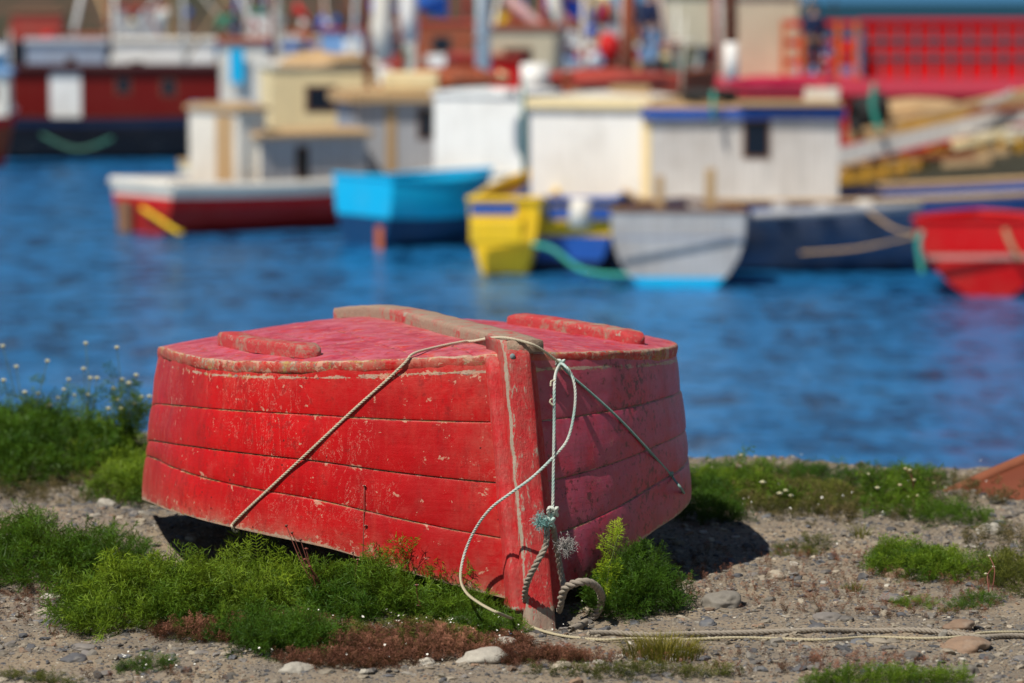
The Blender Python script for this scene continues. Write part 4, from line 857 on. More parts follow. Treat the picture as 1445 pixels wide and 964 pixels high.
skiffgrey = PM('weathered_skiff_boards', (.42, .42, .43), .8, .6, True)
ochre = PM('ochre_paint', (.52, .27, .03), .6, .45)
def dirs(th): a = R(th); return Vector((math.cos(a), math.sin(a), 0)), Vector((-math.sin(a), math.cos(a), 0))
def wpt(px, Y, z=None): p = P(px, 300, Y); return Vector((p.x, p.y, WATER if z is None else z))
def Z(py, Y): return CAMZ + (ray(722, py).z / ray(722, py).y) * Y
def hull(root, o, th, L_, B, zs, zb, mats, bands=(.28, .8), tr=.85, low=-.25, rake=.35, rail=None, round_=2.2, deck=None, railr=.035, bot=.55):
    """o = near stern corner at the water; x axis towards the bow (angle th), y axis away to port"""
    d, q = dirs(th); nst = 28; V = []; F = []; MI = []
    fr = [0, .08, .2, .34, .48, .62, .76, .88, 1.0]; fr = sorted(set(fr + list(bands))); m = len(fr)
    def half(t): return B / 2 * ((tr + (1 - tr) * math.sin(math.pi / 2 * min(1, t / .45))) if t < .45 else max(.012, 1 - ((t - .45) / .55)**2.4))
    def sheer(t): return zs + (zb - zs) * max(0, t)**2.3 - .06 * math.sin(math.pi * t)
    for i in range(nst + 1):
        t = i / nst
        for sg in (-1, 1):
            for f in fr:
                b = half(t) * (1 - (1 - f)**round_ * (bot if t < .9 else bot + (.95 - bot) * (t - .9) * 10)); zz = low + (sheer(t) - low) * f
                V.append(Vector(o) + d * (t * L_ + rake * f * t**3) + q * (B / 2 + sg * b) + Vector((0, 0, zz)))
    def ix(i, s_, k): return (i * 2 + s_) * m + k
    for i in range(nst):
        for s_ in (0, 1):
            for k in range(m - 1):
                f = (ix(i, s_, k), ix(i + 1, s_, k), ix(i + 1, s_, k + 1), ix(i, s_, k + 1)); F.append(f if s_ == 0 else f[::-1]); MI.append(0 if fr[k] < bands[0] - 1e-6 else (1 if fr[k] < bands[1] - 1e-6 else 2))
        F.append((ix(i, 0, 0), ix(i, 1, 0), ix(i + 1, 1, 0), ix(i + 1, 0, 0))); MI.append(0)
    for k in range(m - 1):
        F.append((ix(0, 0, k), ix(0, 0, k + 1), ix(0, 1, k + 1), ix(0, 1, k))); MI.append(0 if fr[k] < bands[0] - 1e-6 else (1 if fr[k] < bands[1] - 1e-6 else 2))
    mb = MB(); mb.v = [tuple(v) for v in V]; mb.f = [list(f) for f in F]; mb.mi = MI; mb.build('hull', list(mats), root, root.location, False)
    if deck is not None:
        k = m - 3; mb = MB(); row = []
        for i in range(nst + 1):
            a, b = V[ix(i, 0, k)], V[ix(i, 1, k)]; row += [a.lerp(b, .02), b.lerp(a, .02)]
        mb.add(row, [(2 * i, 2 * i + 2, 2 * i + 3, 2 * i + 1) for i in range(nst)]); mb.build('deck', [deck], root, root.location)
    if rail is not None:
        mb = MB(); a = [V[ix(i, 0, m - 1)] for i in range(nst + 1)]; b = [V[ix(i, 1, m - 1)] for i in range(nst + 1)]; mb.tube(b[::-1][:0] + a + b[::-1] + [a[0]], railr, 6); mb.build('gunwale', [rail], root, root.location)
def cabin(root, o, th, lr, ll, z0, z1, wall, roof, lwall=None, wins=(), over=.10, door=None, rooft=.07, fascia=None, post=None):
    """o = near corner; right face runs along th for lr metres, left face along th+90 for ll metres. wins = (face, u0, u1, v0, v1)"""
    d, q = dirs(th); o = Vector((o[0], o[1], z0)); h = z1 - z0
    mb = MB(); mb.box(o, d * lr, q * ll, (0, 0, h)); 
    if lwall is not None:
        mb.mi = [0] * len(mb.f); mb.mi[5] = 1; mb.build('wall', [wall, lwall], root, root.location)
    else: mb.build('wall', [wall], root, root.location)
    up = Vector((0, 0, 1)); mb = MB(); ncam = 8; a_ = o - d * over - q * over + up * h; w_ = ll + 2 * over; l_ = d * (lr + 2 * over); pv = []
    for i in range(ncam + 1):
        u_ = i / ncam; pv += [a_ + q * w_ * u_ + up * (.07 * math.sin(math.pi * u_) + rooft), a_ + q * w_ * u_ + up * (.07 * math.sin(math.pi * u_) * .9)]
    nv_ = len(pv); fs = []
    for i in range(ncam):
        b_ = 2 * i; fs += [(b_, b_ + nv_, b_ + nv_ + 2, b_ + 2), (b_ + 1, b_ + 3, b_ + nv_ + 3, b_ + nv_ + 1), (b_, b_ + 2, b_ + 3, b_ + 1), (b_ + nv_, b_ + nv_ + 1, b_ + nv_ + 3, b_ + nv_ + 2)]
    fs += [tuple(2 * i + 1 for i in range(ncam + 1)), tuple(nv_ + 2 * i + 1 for i in range(ncam + 1))[::-1]]
    fs += [(0, 1, nv_ + 1, nv_), (nv_ - 2, 2 * nv_ - 2, 2 * nv_ - 1, nv_ - 1)]
    mb.add(pv + [v + l_ for v in pv], fs); mb.build('roof', [roof], root, root.location)
    if fascia is not None:
        mb = MB(); a = o - d * (over + .02) - q * (over + .02) + up * (h - .08); mb.box(a, d * (lr + 2 * over + .04), q * .02, (0, 0, .15)); mb.box(a + q * .021, d * .02, q * (ll + 2 * over), (0, 0, .15)); mb.build('fascia', [fascia], root, root.location)
    if post is not None:
        mb = MB(); mb.box(o - d * .03 - q * .03, d * .12, q * .12, (0, 0, h)); mb.build('corner_post', [post], root, root.location)
    for (fc, u0, u1, v0, v1) in wins:
        e, n_, le = (d, -q, lr) if fc == 'r' else (q, -d, ll)
        a = o + e * le * u0 + up * h * v0; w_ = e * le * (u1 - u0); hh = up * h * (v1 - v0)
        mb = MB(); mb.box(a + n_ * .012 - w_ * .12 - hh * .1, w_ * 1.24, n_ * -.01, hh * 1.2); f = mb.build('window', [brownw if wall != white else offwhite], root, root.location)
        mb = MB(); mb.box(a + n_ * .02, w_, n_ * -.006, hh); mb.build('pane', [glassd], f, root.location); f.children[0].location = (0, 0, 0)
    if door is not None:
        fc, u0, u1, v0, v1, dm = door; e, n_, le = (d, -q, lr) if fc == 'r' else (q, -d, ll); a = o + e * le * u0 + up * h * v0
        mb = MB(); mb.box(a + n_ * .02, e * le * (u1 - u0), n_ * -.03, up * h * (v1 - v0)); mb.build('door', [dm], root, root.location)
def mast(root, px, Y, z0, z1, r, m, px1=None, name='mast', part=True):
    a = wpt(px, Y, z0); b = wpt(px1 if px1 is not None else px, Y, z1); mb = MB(); mb.tube([a, a.lerp(b, .5), b], [r, r * .85, r * .6], 8); return mb.build(name, [m], root, root.location, True)
def boat_root(name, o, label, cat='boat', group=None): return empty(name, (o[0], o[1], WATER), label, cat, group)
def lens(pl, pc, pr, Y, th):
    a = R(th); ppm = FPX / Y; return (pr - pc) / ppm / max(.05, math.cos(a) + (pc - 722.5) / FPX * 0), (pc - pl) / ppm / max(.05, math.sin(a))

# --- B: white and maroon boat with a cream deckhouse, left
Y = 52.0; o = wpt(248, Y); r_ = boat_root('fishing_boat', o, 'low maroon boat with a thick white gunwale and a cream and grey deckhouse')
hull(r_, o, 36, 6.5, 2.15, .80, .95, (maroon, redp, offwhite), (.64, .80), .9, -.2, rail=offwhite, deck=brownw, railr=.08)
cabin(r_, wpt(338, 53.2), 33, .5, 1.75, Z(262, 53.2), Z(158, 53.2), offwhite, tanw, offwhite, [], over=.06, door=('l', .12, .44, .0, .94, tanw))
cabin(r_, wpt(368, 53.3), 33, 2.0, 1.5, Z(285, 53.2), Z(196, 53.2), greyb, tanw, offwhite, [('r', .34, .44, .38, .82)], over=.10)
mb = MB(); mb.box(wpt(290, 54.2, Z(150, 54)), (.9, .3, 0), (-.3, .6, 0), (0, 0, .05)); mb.build('hatch', [bluelt], r_, r_.location)
mb = MB(); a = wpt(252, 51.9, WATER + .10); mb.tube([wpt(200, 52.6, WATER + .42), wpt(225, 52.3, WATER + .25), wpt(250, 51.95, WATER + .08), wpt(258, 51.95, WATER + .06)], .035, 6); mb.build('yellow_stripe', [yellow], r_, r_.location, True)
mb = MB(); mb.box(wpt(182, 53.0, WATER - .1), (.06, .05, 0), (-.22, .22, 0), (0, 0, .6)); mb.build('rudder', [brownw], r_, r_.location)
# --- C: cream wheelhouse behind it
Y = 60.0; o = wpt(300, Y - 1.5); r_ = boat_root('fishing_boat', o, 'tall cream yellow wheelhouse boat with one dark window, behind the maroon boat')
hull(r_, o, 20, 8, 2.6, .8, 1.2, (brownw, greyb, cream), (.3, .85), rail=tanw, deck=brownw)
oc = wpt(385, Y); cabin(r_, oc, 12, 1.95, 1.6, Z(195, Y), Z(96, Y), cream, offwhite, cream, [('r', .34, .58, .40, .72)], over=.05, fascia=None)
mb = MB(); mb.box(wpt(505, Y - .2, Z(190, Y)), (.5, 0, 0), (0, .4, 0), (.2, 0, .6)); mb.build('awning', [tanw], r_, r_.location)
mast(r_, 395, Y + 1, Z(100, Y), 6, .05, offwhite)
# --- grey wheelhouse boat
Y = 55.0; o = wpt(480, Y - 1); r_ = boat_root('fishing_boat', o, 'boat with a blue grey boarded wheelhouse and a tan roof, directly behind the cyan boat')
hull(r_, o, 18, 7.5, 2.6, .75, 1.2, (navy, bluegrey, tanw), (.3, .9), rail=tanw, deck=brownw)
cabin(r_, wpt(503, Y), 14, 1.42, 1.7, Z(262, Y), Z(138, Y), greyb, tanw, bluegrey, [('r', .76, .93, .55, .85)], over=.12, fascia=tanw, door=('r', .36, .48, 0, .9, tanw))
mb = MB(); a = wpt(540, Y + .3, Z(130, Y)); mb.box(a, (.95, .1, 0), (0, .8, 0), (0, 0, .32)); mb.build('hatch_box', [cream], r_, r_.location, bevel=.05)
mast(r_, 520, Y + 1.5, Z(135, Y), 6, .06, rust, 516)
# --- D: cyan boat
Y = 49.3; o = wpt(557, Y); r_ = boat_root('rowing_boat', o, 'small bright cyan blue wooden boat with a darker blue bottom and a square stern')
hull(r_, o, 33, 2.0, 1.9, 1.06, 1.12, (dkcyan, cyan, cyan), (.50, .95), .93, -.15, rail=cyan, deck=dkcyan, round_=2.6, railr=.03)
mb = MB(); mb.box(wpt(530, 49.1, WATER - .2), (.10, 0, 0), (0, .1, 0), (0, 0, .55)); mb.build('rudder', [orange], r_, r_.location)
# --- white cabin boat with yellow stern (E1)
Y = 52.6; o = wpt(748, 52.9); r_ = boat_root('fishing_boat', o, 'white boat with a plain white boarded cabin left of the cream framed cabin')
hull(r_, o, 74, 5.5, 1.75, .95, 1.2, (navy, offwhite, white), (.3, .85), .95, -.2, rail=offwhite, deck=brownw)
cabin(r_, wpt(737, Y + .4), 66, 1.5, 1.58, WATER + .7, Z(138, Y), white, white, white, over=.04)
mb = MB(); mb.tube([wpt(712, Y, Z(142, Y)), wpt(712, Y, Z(125, Y))], [.19, .19], 14); mb.build('water_drum', [white], r_, r_.location, True)
Y = 44.6; o = wpt(765, 44.6); r_ = boat_root('fishing_boat', o, 'small boat with a bright yellow stern and short blue stripe beside the cyan boat')
hull(r_, o, 84, 3.9, 1.05, 1.02, 1.2, (black, yellow, yellow), (.16, .9), .92, -.2, rail=yellow, deck=brownw, round_=2.0, railr=.05)
mb = MB(); mb.box(wpt(664, 44.5, Z(304, 44.5)), (.62, -.02, 0), (0, .02, 0), (0, 0, .16)); mb.build('stripe', [blue], r_, r_.location)
mb = MB(); mb.box(wpt(663, 44.35, Z(344, 44.5)), (.72, 0, 0), (0, .12, 0), (0, 0, .34)); mb.build('stern_locker', [yellow], r_, r_.location, bevel=.04)
mast(r_, 740, 47.5, WATER + .9, WATER + 2.6, .03, netm, 738, 'pole')
# --- E2 white cabin with cream frame, yellow and blue stern
Y = 46.6; o = wpt(873, 45.0); r_ = boat_root('fishing_boat', o, 'boat with a cream framed white cabin and a blue and yellow banded stern')
hull(r_, o, 85, 6.8, 1.5, 1.0, 1.25, (navy, blue, yellow), (.30, .58), .95, -.2, rail=blue, deck=brownw, round_=2.0, railr=.05)
mb = MB(); mb.box(wpt(772, 44.92, Z(310, 44.9)), (.97, 0, 0), (0, .03, 0), (0, 0, .17)); mb.build('stripe', [blue], r_, r_.location)
cabin(r_, wpt(914, Y), 74, 1.6, 1.74, Z(302, Y), Z(146, Y), cream, offwhite, white, over=.05, fascia=cream, post=cream)
mb = MB(); mb.box(wpt(735, 44.9, Z(302, 44.9)), (.35, 0, 0), (0, .3, 0), (0, 0, .17)); mb.build('foam_float', [offwhite], r_, r_.location, bevel=.06)
mb = MB(); mb.tube(catmull([wpt(752, 44.2, Z(345, 44.2)), wpt(780, 44, Z(352, 44)), wpt(815, 43.8, Z(378, 43.8)), wpt(850, 43.6, Z(387, 43.6)), wpt(890, 43.4, Z(388, 43.4))]), .035, 6); mb.build('mooring_rope', [tealrope], r_, r_.location, True)
mb = MB(); mb.tube([wpt(820, 43.95, Z(280, 44)), wpt(818, 43.95, Z(320, 44))], [.13, .16], 12); mb.build('fender', [offwhite], r_, r_.location, True)
# --- F: navy boat with grey boarded cabin
Y = 44.5; o = wpt(905, Y); r_ = boat_root('fishing_boat', o, 'long navy blue boat with a grey boarded cabin, blue roof edge and one dark window')
hull(r_, o, 4, 8.6, 3.4, 1.02, 1.42, (black, PM('worn_navy_paint', (.03, .065, .14), .6, 2.0), blue), (.12, .90), .9, -.35, rail=tanw, deck=greyw, rake=1.2, railr=.045)
cabin(r_, wpt(918, 46.0), 3, 2.66, 2.3, Z(293, 46), Z(160, 46), greyw, tanw, cream, [('r', .50, .62, .55, .90)], over=.06, fascia=blue)
mb = MB(); mb.box(wpt(1042, 45.9, Z(150, 46)), (1.45, .05, 0), (0, .6, 0), (0, 0, .07)); mb.build('roof_plank', [tanw], r_, r_.location, bevel=.01)
for k, (x, y, c) in enumerate([(1090, 300, greyb), (1210, 298, offwhite), (1150, 302, greyb)]):
    mb = MB(); mb.box(wpt(x, 44.55, Z(y, 44.5)), (.22, 0, 0), (0, .2, 0), (0, 0, .14)); mb.build('deck_block', [c], r_, r_.location, bevel=.03)
mb = MB(); mb.tube([wpt(1062, 44.4, Z(303, 44.5)), wpt(1300, 44.6, Z(291, 44.6))], .06, 8); mb.build('rubbing_strake', [greyb], r_, r_.location, True)
mb = MB(); mb.tube(catmull([wpt(1225, 44.2, Z(298, 44.2)), wpt(1262, 43.6, Z(320, 44)), wpt(1300, 42.2, Z(333, 42))]), .018, 6); mb.tube(catmull([wpt(1130, 44.1, Z(358, 44)), wpt(1200, 44.0, Z(352, 44)), wpt(1250, 43.6, Z(340, 44)), wpt(1300, 42.2, Z(333, 42))]), .018, 6); mb.build('mooring_rope', [tanw], r_, r_.location, True)
oo = wpt(1000, 46.8, Z(134, 46.8)); e = empty('tyre', oo, 'black tyre lying on the roof of the grey boarded cabin', 'tyre'); mb = MB(); mb.torus(oo + Vector((0, 0, .0)), .33, .085); mb.build('tread', [rubber], e, oo, True); mb = MB(); mb.torus(oo, .22, .03); mb.build('rim', [black], e, oo, True)
oo = wpt(1006, 45.85, Z(128, 45.85)); mb = MB(); mb.tube([oo, wpt(1005, 45.84, Z(150, 45.8)), wpt(1006, 45.84, Z(170, 45.8))], .03, 6); tag(mb.build('green_rope', [tealrope], None, oo, True), 'short green rope hanging from the roof of the grey boarded cabin', 'rope')
# --- G: grey skiff
Y = 42.6; o = wpt(1052, Y); r_ = boat_root('skiff', o, 'small grey and white wooden skiff with a bright blue bottom and two upright posts')
hull(r_, o, 84, 1.65, 1.76, 1.0, 1.05, (cyan, skiffgrey, skiffgrey), (.30, .66), 1.0, -.25, rail=brownw, deck=brownw, round_=2.9, rake=.1, railr=.03, bot=.8)
mb = MB(); mb.box(wpt(864, Y - .03, Z(338, Y)), (1.72, 0, 0), (0, .03, 0), (0, 0, .045)); mb.build('rubbing_strake', [bluegrey], r_, r_.location)
for x, t_, w_ in ((931, 250, .11), (1001, 240, .14)):
    mb = MB(); a = wpt(x - 6, Y + .25, Z(312, Y)); mb.box(a, (w_, 0, 0), (0, .12, 0), (.0, 0, (312 - t_) / 108)); mb.build('post', [tanw], r_, r_.location, bevel=.01)
mb = MB(); mb.box(wpt(950, Y + .2, Z(308, Y)), (.30, 0, 0), (0, .2, 0), (-.15, 0, .22)); mb.build('fuel_can', [navy], r_, r_.location, bevel=.04)
# --- H: red boat at the right edge
Y = 41.2; o = wpt(1500, Y); r_ = boat_root('rowing_boat', o, 'small glossy red boat with a pale rubbing line, cut by the right edge')
hull(r_, o, 86, 1.9, 1.82, .97, .95, (redp, redp, redb), (.3, .62), 1.0, -.10, rail=redb, deck=maroon, round_=2.4, rake=.1, railr=.035, bot=.88)
mb = MB(); mb.box(wpt(1303, Y - .04, Z(366, Y)), (1.74, .06, 0), (0, .03, 0), (0, 0, .06)); mb.build('rubbing_strake', [PM('pale_red', (.6, .28, .24))], r_, r_.location)
mb = MB(); mb.tube(catmull([wpt(1302, Y - .1, Z(325, Y)), wpt(1297, Y - .1, Z(345, Y)), wpt(1303, Y - .1, Z(385, Y))]), .04, 6); mb.build('mooring_rope', [tealrope], r_, r_.location, True)
mb = MB(); mb.tube(catmull([wpt(1418, Y - .1, Z(322, Y)), wpt(1428, Y - .12, Z(345, Y)), wpt(1440, Y - .1, Z(365, Y))]), .035, 6); mb.build('lashing', [tanw], r_, r_.location, True)
# --- I: big wooden boat with yellow bulwark, right, behind F
Y = 50.5; o = wpt(1120, Y); r_ = boat_root('fishing_boat', o, 'large unpainted wooden boat with tan planking and a yellow ribbed bulwark rising to the right')
hull(r_, o, 6, 6.4, 2.6, 1.1, 2.6, (brownw, brownw, tanw), (.55, .80), .95, -.3, rail=tanw, deck=brownw, rake=1.0, railr=.09)
for k in range(11):
    x = 1190 + k * 27; y0 = 262 - k * 5.2; mb = MB(); mb.box(wpt(x, Y - .08, Z(y0, Y)), (.10, 0, 0), (0, .08, 0), (0, 0, .26)); mb.build('rib', [ochre], r_, r_.location)
mb = MB(); mb.box(wpt(1180, Y - .12, Z(262, Y)), (3.2, .3, .62), (0, .05, 0), (0, 0, .14)); mb.build('bulwark_strake', [ochre], r_, r_.location)
mb = MB(); mb.box(wpt(1183, Y - .14, Z(232, Y)), (3.2, .3, .72), (0, .08, 0), (0, 0, .26)); mb.build('bulwark_plank', [greyw], r_, r_.location)
mb = MB(); mb.box(wpt(1200, Y + 1.2, Z(205, Y)), (3.0, .3, .65), (0, .6, 0), (0, 0, .2)); mb.build('deck_plank', [tanw], r_, r_.location)
for k in range(22):
    x = random.uniform(1190, 1400); mb = MB(); a = wpt(x, Y + random.uniform(-.25, .5), Z(262 - (x - 1190) * .25 - random.uniform(-18, 70), Y)); mb.box(a, (random.uniform(.5, 1.7), random.uniform(-.2, .2), random.uniform(-.05, .45)), (0, .07, 0), (0, 0, random.uniform(.05, .13))); mb.build('timber', [random.choice([tanw, tanw, ochre, brownw, greyw, rust, cream])], r_, r_.location)
for k in range(5):
    oo = wpt(1210 + k * 7, 51.3 + .12 * k, Z(165 - k * 2, 51)); e = empty('tyre', oo, ['leftmost', 'second', 'middle', 'fourth', 'rightmost'][k] + ' black tyre of the row of fenders above the tan wooden boat', 'tyre', 'tyre fenders on the wooden boat'); mb = MB(); mb.torus(oo, .22, .08, (1, .35, 0)); mb.build('tread', [rubber], e, oo, True); mb = MB(); mb.torus(oo, .15, .02, (1, .35, 0)); mb.build('rim', [black], e, oo, True)
oo = wpt(1232, 50.3, Z(118, 50.3)); mb = MB(); mb.tube(catmull([oo, wpt(1230, 50.3, Z(150, 50.3)), wpt(1240, 50.3, Z(185, 50.3))]), .05, 6); tag(mb.build('green_rope', [tealrope], None, oo, True), 'green rope hung over the row of black tyres', 'rope')
# --- A: maroon deckhouse boat on navy hull, left
Y = 78.0; o = wpt(8, Y); r_ = boat_root('fishing_boat', o, 'dark red deckhouse boat on a navy hull with a white door, moored at the left')
hull(r_, o, 6, 9.5, 3.0, 1.0, 1.4, (black, black, navy), (.3, .85), .95, -.3, rail=black, deck=brownw)
cabin(r_, wpt(22, Y + .3), 5, 4.9, 2.0, Z(178, Y), Z(100, Y), PM('dark_maroon_paint', (.15, .006, .004), .45, .2), PM('dark_roof', (.05, .012, .012)), PM('dark_maroon_paint', (.075, .004, .003)), [('r', .50, .56, .60, .86), ('r', .72, .78, .56, .82)], door=('r', .175, .325, .04, .96, white), over=.12)
mb = MB(); mb.tube(catmull([wpt(60, Y - .25, Z(190, Y)), wpt(110, Y - .3, Z(210, Y)), wpt(160, Y - .25, Z(195, Y))]), .04, 6); mb.build('mooring_rope', [netm], r_, r_.location, True)
# --- boat at the left edge
Y = 74; o = wpt(-60, Y); r_ = boat_root('fishing_boat', o, 'red and white boat showing only its end at the left edge of the photo')
hull(r_, o, 8, 1.0, 2.0, 1.1, 1.3, (redp, rust, redb), (.3, .8), .9, -.2, rail=white, deck=brownw); cabin(r_, wpt(-40, Y + .3), 5, .85, 1.5, Z(165, Y), Z(105, Y), offwhite, bluelt, offwhite, [('r', .5, .7, .4, .7)])
# --- further rows: (px left, px right, waterline Y, hull mats, cabin px0, px1, top, bottom, wall, roof, label, extra)
rows = [
 (10, 330, 88, (navy, greyb, greyb), 40, 150, 62, 105, bluegrey, greyb, 'grey boat with a blue grey wheelhouse just above the dark red deckhouse', [('r', .52, .62, .35, .7)]),
 (150, 400, 92, (offwhite, white, white), 165, 305, 60, 112, white, offwhite, 'long white cabin cruiser behind the right half of the dark red deckhouse', [('r', .16, .28, .35, .65)]),
 (290, 480, 72, (brownw, offwhite, rust), 312, 378, 62, 125, offwhite, rust, 'white wheelhouse boat with a cyan door and a rusty roof', []),
 (385, 700, 98, (navy, bluelt, white), 380, 445, 68, 110, white, blue, 'white wheelhouse boat with a blue roof near the top centre left', []),
 (560, 960, 70, (rust, rust, terracotta), 640, 735, 84, 125, redb, terracotta, 'rusty red boat with a square bright red deck box, above the white cabins', []),
 (430, 760, 112, (blue, bluelt, orange), 455, 520, 45, 90, bluelt, terracotta, 'light blue boat with an orange red rail at the top centre left', []),
 (600, 900, 116, (green, netm, white), 700, 790, 40, 90, bluelt, green, 'green boat with a pale blue wheelhouse at the top centre', []),
 (780, 1100, 90, (magenta, magenta, redb), 800, 850, 88, 125, offwhite, bluelt, 'crimson boat with a small offwhite locker beside the white drum', []),
 (820, 1200, 118, (navy, greyb, white), 835, 905, 30, 95, greyb, navy, 'grey boat with a dark roofed wheelhouse behind the crimson boat', []),
 (880, 1260, 100, (rust, orange, cream), 945, 1022, -6, 42, beige, brownw, 'rusty boat with a beige canvas wheelhouse left of the red barge', []),
 (-40, 240, 122, (brownw, rust, terracotta), 20, 90, 20, 60, terracotta, brownw, 'brown and terracotta boat in the far top left corner', []),
 (120, 420, 126, (rust, terracotta, green), 160, 235, 12, 50, greyb, terracotta, 'terracotta boat with a grey wheelhouse at the far top left', []),
 (260, 560, 130, (navy, white, green), 350, 400, 18, 55, white, green, 'white boat with a green roofed wheelhouse at the top left', []),
 (420, 700, 134, (terracotta, magenta, white), 560, 600, 12, 60, rust, blue, 'crimson and white boat with a rust wheelhouse at the top centre', []),
 (650, 980, 138, (yellow, brownw, orange), 690, 745, 15, 55, yellow, brownw, 'boat with a yellow ochre wheelhouse behind the white mast', []),
]
for k, (x0, x1, Y, hm, c0, c1, ct, cb, wl, rf, lab, wn) in enumerate(rows):
    o = wpt(x0, Y); r_ = boat_root('fishing_boat', o, lab, group=None); L_ = (x1 - x0) / FPX * Y
    hull(r_, o, 5, L_ * .86, 2.6, .95, 1.5, hm, (.3, .85), .9, -.3, rail=hm[2], deck=brownw, rake=.5)
    cabin(r_, wpt(c0, Y + .5), 4, (c1 - c0) / FPX * Y, 1.8, min(Z(cb, Y), WATER + 1.5) if k > 20 else Z(cb, Y) - .5, Z(ct, Y), wl, rf, None, wn, over=.08)
    if k == 2:
        mb = MB(); mb.box(wpt(326, Y + .35, Z(118, Y)), (.31, 0, 0), (0, .05, 0), (0, 0, .75)); mb.build('door', [cyan], r_, r_.location)
    mx = x0 + (x1 - x0) * random.uniform(.3, .8); mast(r_, mx, Y + 1.2, WATER + .8, WATER + 7, .06, [offwhite, tanw, rust, white][k % 4], mx + random.uniform(-25, 25))
    mast(r_, mx, Y + 1.2, WATER + 2.2, WATER + 4.6, .04, [tanw, rust, white, offwhite][k % 4], mx + random.choice([-70, 80]), 'boom')
    if k > 3:
        for j in range(4):
            gx = random.uniform(x0 + 20, x1 - 20); m2 = random.choice([rust, tanw, white, brownw, black, redb, blue, offwhite, terracotta]); mast(r_, gx, Y + random.uniform(.3, 2), WATER + .9, WATER + random.uniform(3, 6), random.uniform(.04, .11), m2, gx + random.choice([0, 0, 6, -8, 40, -45]), random.choice(['pole', 'derrick', 'post']))
    if k > 3:
        for j in range(2):
            gx = random.uniform(x0 + 20, x1 - 110); cabin(r_, wpt(gx, Y + random.uniform(.4, 1.2)), random.uniform(-4, 14), random.uniform(1.0, 2.2), 1.2, WATER + .9, WATER + random.uniform(2.1, 3.3), random.choice([offwhite, white, cream, terracotta, rust, bluelt, beige, redb]), random.choice([terracotta, tanw, blue, rust, white, redb]), None, [('r', .3, .6, .55, .8)], over=.06)
        for j in range(5):
            gx = random.uniform(x0, x1); c = wpt(gx, Y + random.uniform(-.2, 1.4), WATER + random.uniform(1.8, 3.5)); mb = MB(); a_ = random.uniform(.15, .5)
            mb.tube([c, c + Vector((a_ * .3, 0, a_)), c + Vector((a_ * random.uniform(.5, 2), 0, a_ * random.uniform(-.5, 1.5)))], [.08, a_ * .55, .05], 8); mb.build('furled_sail', [random.choice([redb, white, orange, blue, cream, terracotta, offwhite, bluetarp, rust])], r_, r_.location, True)
    if k > 3:   # gear heaped on the deck of each working boat
        for j in range(16):
            gx = random.uniform(x0 + 20, x1 - 20); s_ = random.uniform(.25, .75); zz = WATER + random.uniform(.9, 1.1)
            mb = MB(); mb.box(wpt(gx, Y + .2 + random.uniform(0, .6), zz), (s_ * random.uniform(.8, 1.8), 0, 0), (0, s_, 0), (random.uniform(-.1, .1), 0, s_ * random.uniform(.6, 2.4)))
            mb.build(random.choice(['fish_crate', 'hatch', 'locker']), [random.choice([redb, blue, offwhite, tanw, rust, netm, white, cyan, magenta, bluelt, terracotta, brownw, black, rust])], r_, r_.location, bevel=.03)
        for j in range(2):
            gx = random.uniform(x0 + 40, x1 - 40); c = wpt(gx, Y + .3, WATER + random.uniform(1.3, 2.6)); mb = MB(); r0 = random.uniform(.16, .3)
            mb.tube([c - Vector((0, 0, r0)), c - Vector((0, 0, r0 * .7)), c, c + Vector((0, 0, r0 * .7)), c + Vector((0, 0, r0))], [.02, r0 * .7, r0, r0 * .7, .02], 12); mb.build('buoy', [random.choice([orange, redb, white, black, magenta])], r_, r_.location, True)
# loose things on the boats that show as strong marks
def single(name, build, org, label, cat, mat, smooth=True): mb = MB(); build(mb); return tag(mb.build(name, [mat] if not isinstance(mat, list) else mat, None, org, smooth), label, cat)
p0 = wpt(682, 69, Z(112, 69)); single('mast', lambda m: m.tube([p0, wpt(682, 69, 3.2), wpt(682, 69, 4.2)], [.17, .15, .10], 10), p0, 'thick white mast standing on the bright red deck box', 'mast', white)
p1 = wpt(1031, 60, Z(118, 60)); single('mast', lambda m: (m.tube([p1, wpt(1030, 60, Z(60, 60))], [.13, .12], 10, 0), m.tube([wpt(1030, 60, Z(60, 60)), wpt(1026, 60, 4)], [.12, .10], 10, 1)), p1, 'mast painted white below and rust above, rising behind the tyre on the cabin roof', 'mast', [white, rust])
p2 = wpt(958, 62, Z(115, 62)); single('pole', lambda m: m.tube([p2, wpt(940, 62, Z(50, 62)), wpt(925, 62, Z(-30, 62))], [.05, .05, .045], 8), p2, 'slim pale pole leaning left behind the cream framed cabin', 'pole', PM('pinkish_pole', (.55, .42, .36)))
p3 = wpt(810, 75, Z(78, 75)); single('boom', lambda m: m.tube([p3, wpt(770, 75, Z(45, 75)), wpt(715, 75, Z(-5, 75))], [.13, .12, .11], 8), p3, 'pale pink derrick boom slanting up to the left at the top centre', 'boom', PM('pink_boom', (.55, .33, .33)))
p4 = wpt(795, 76, Z(52, 76)); single('boom', lambda m: m.tube([p4, wpt(785, 76, Z(15, 76)), wpt(775, 76, Z(-30, 76))], [.14, .14, .12], 8), p4, 'short off white derrick arm above the pink boom', 'boom', offwhite)
p5 = wpt(542, 80, Z(85, 80)); single('mast', lambda m: (m.tube([p5, wpt(540, 80, Z(40, 80)), wpt(545, 80, 4)], [.22, .26, .2], 10), m.box(wpt(525, 79.9, Z(50, 80)), (.6, 0, 0), (0, .3, 0), (0, 0, .3))), p5, 'thick cream mast with a crosspiece above the tan roofed wheelhouse', 'mast', offwhite)
p6 = wpt(580, 84, Z(60, 84)); single('radar_pole', lambda m: m.tube([p6, wpt(578, 84, Z(20, 84)), wpt(578, 84, 4)], [.2, .24, .2], 10), p6, 'stout white pole right of the cream mast', 'pole', white)
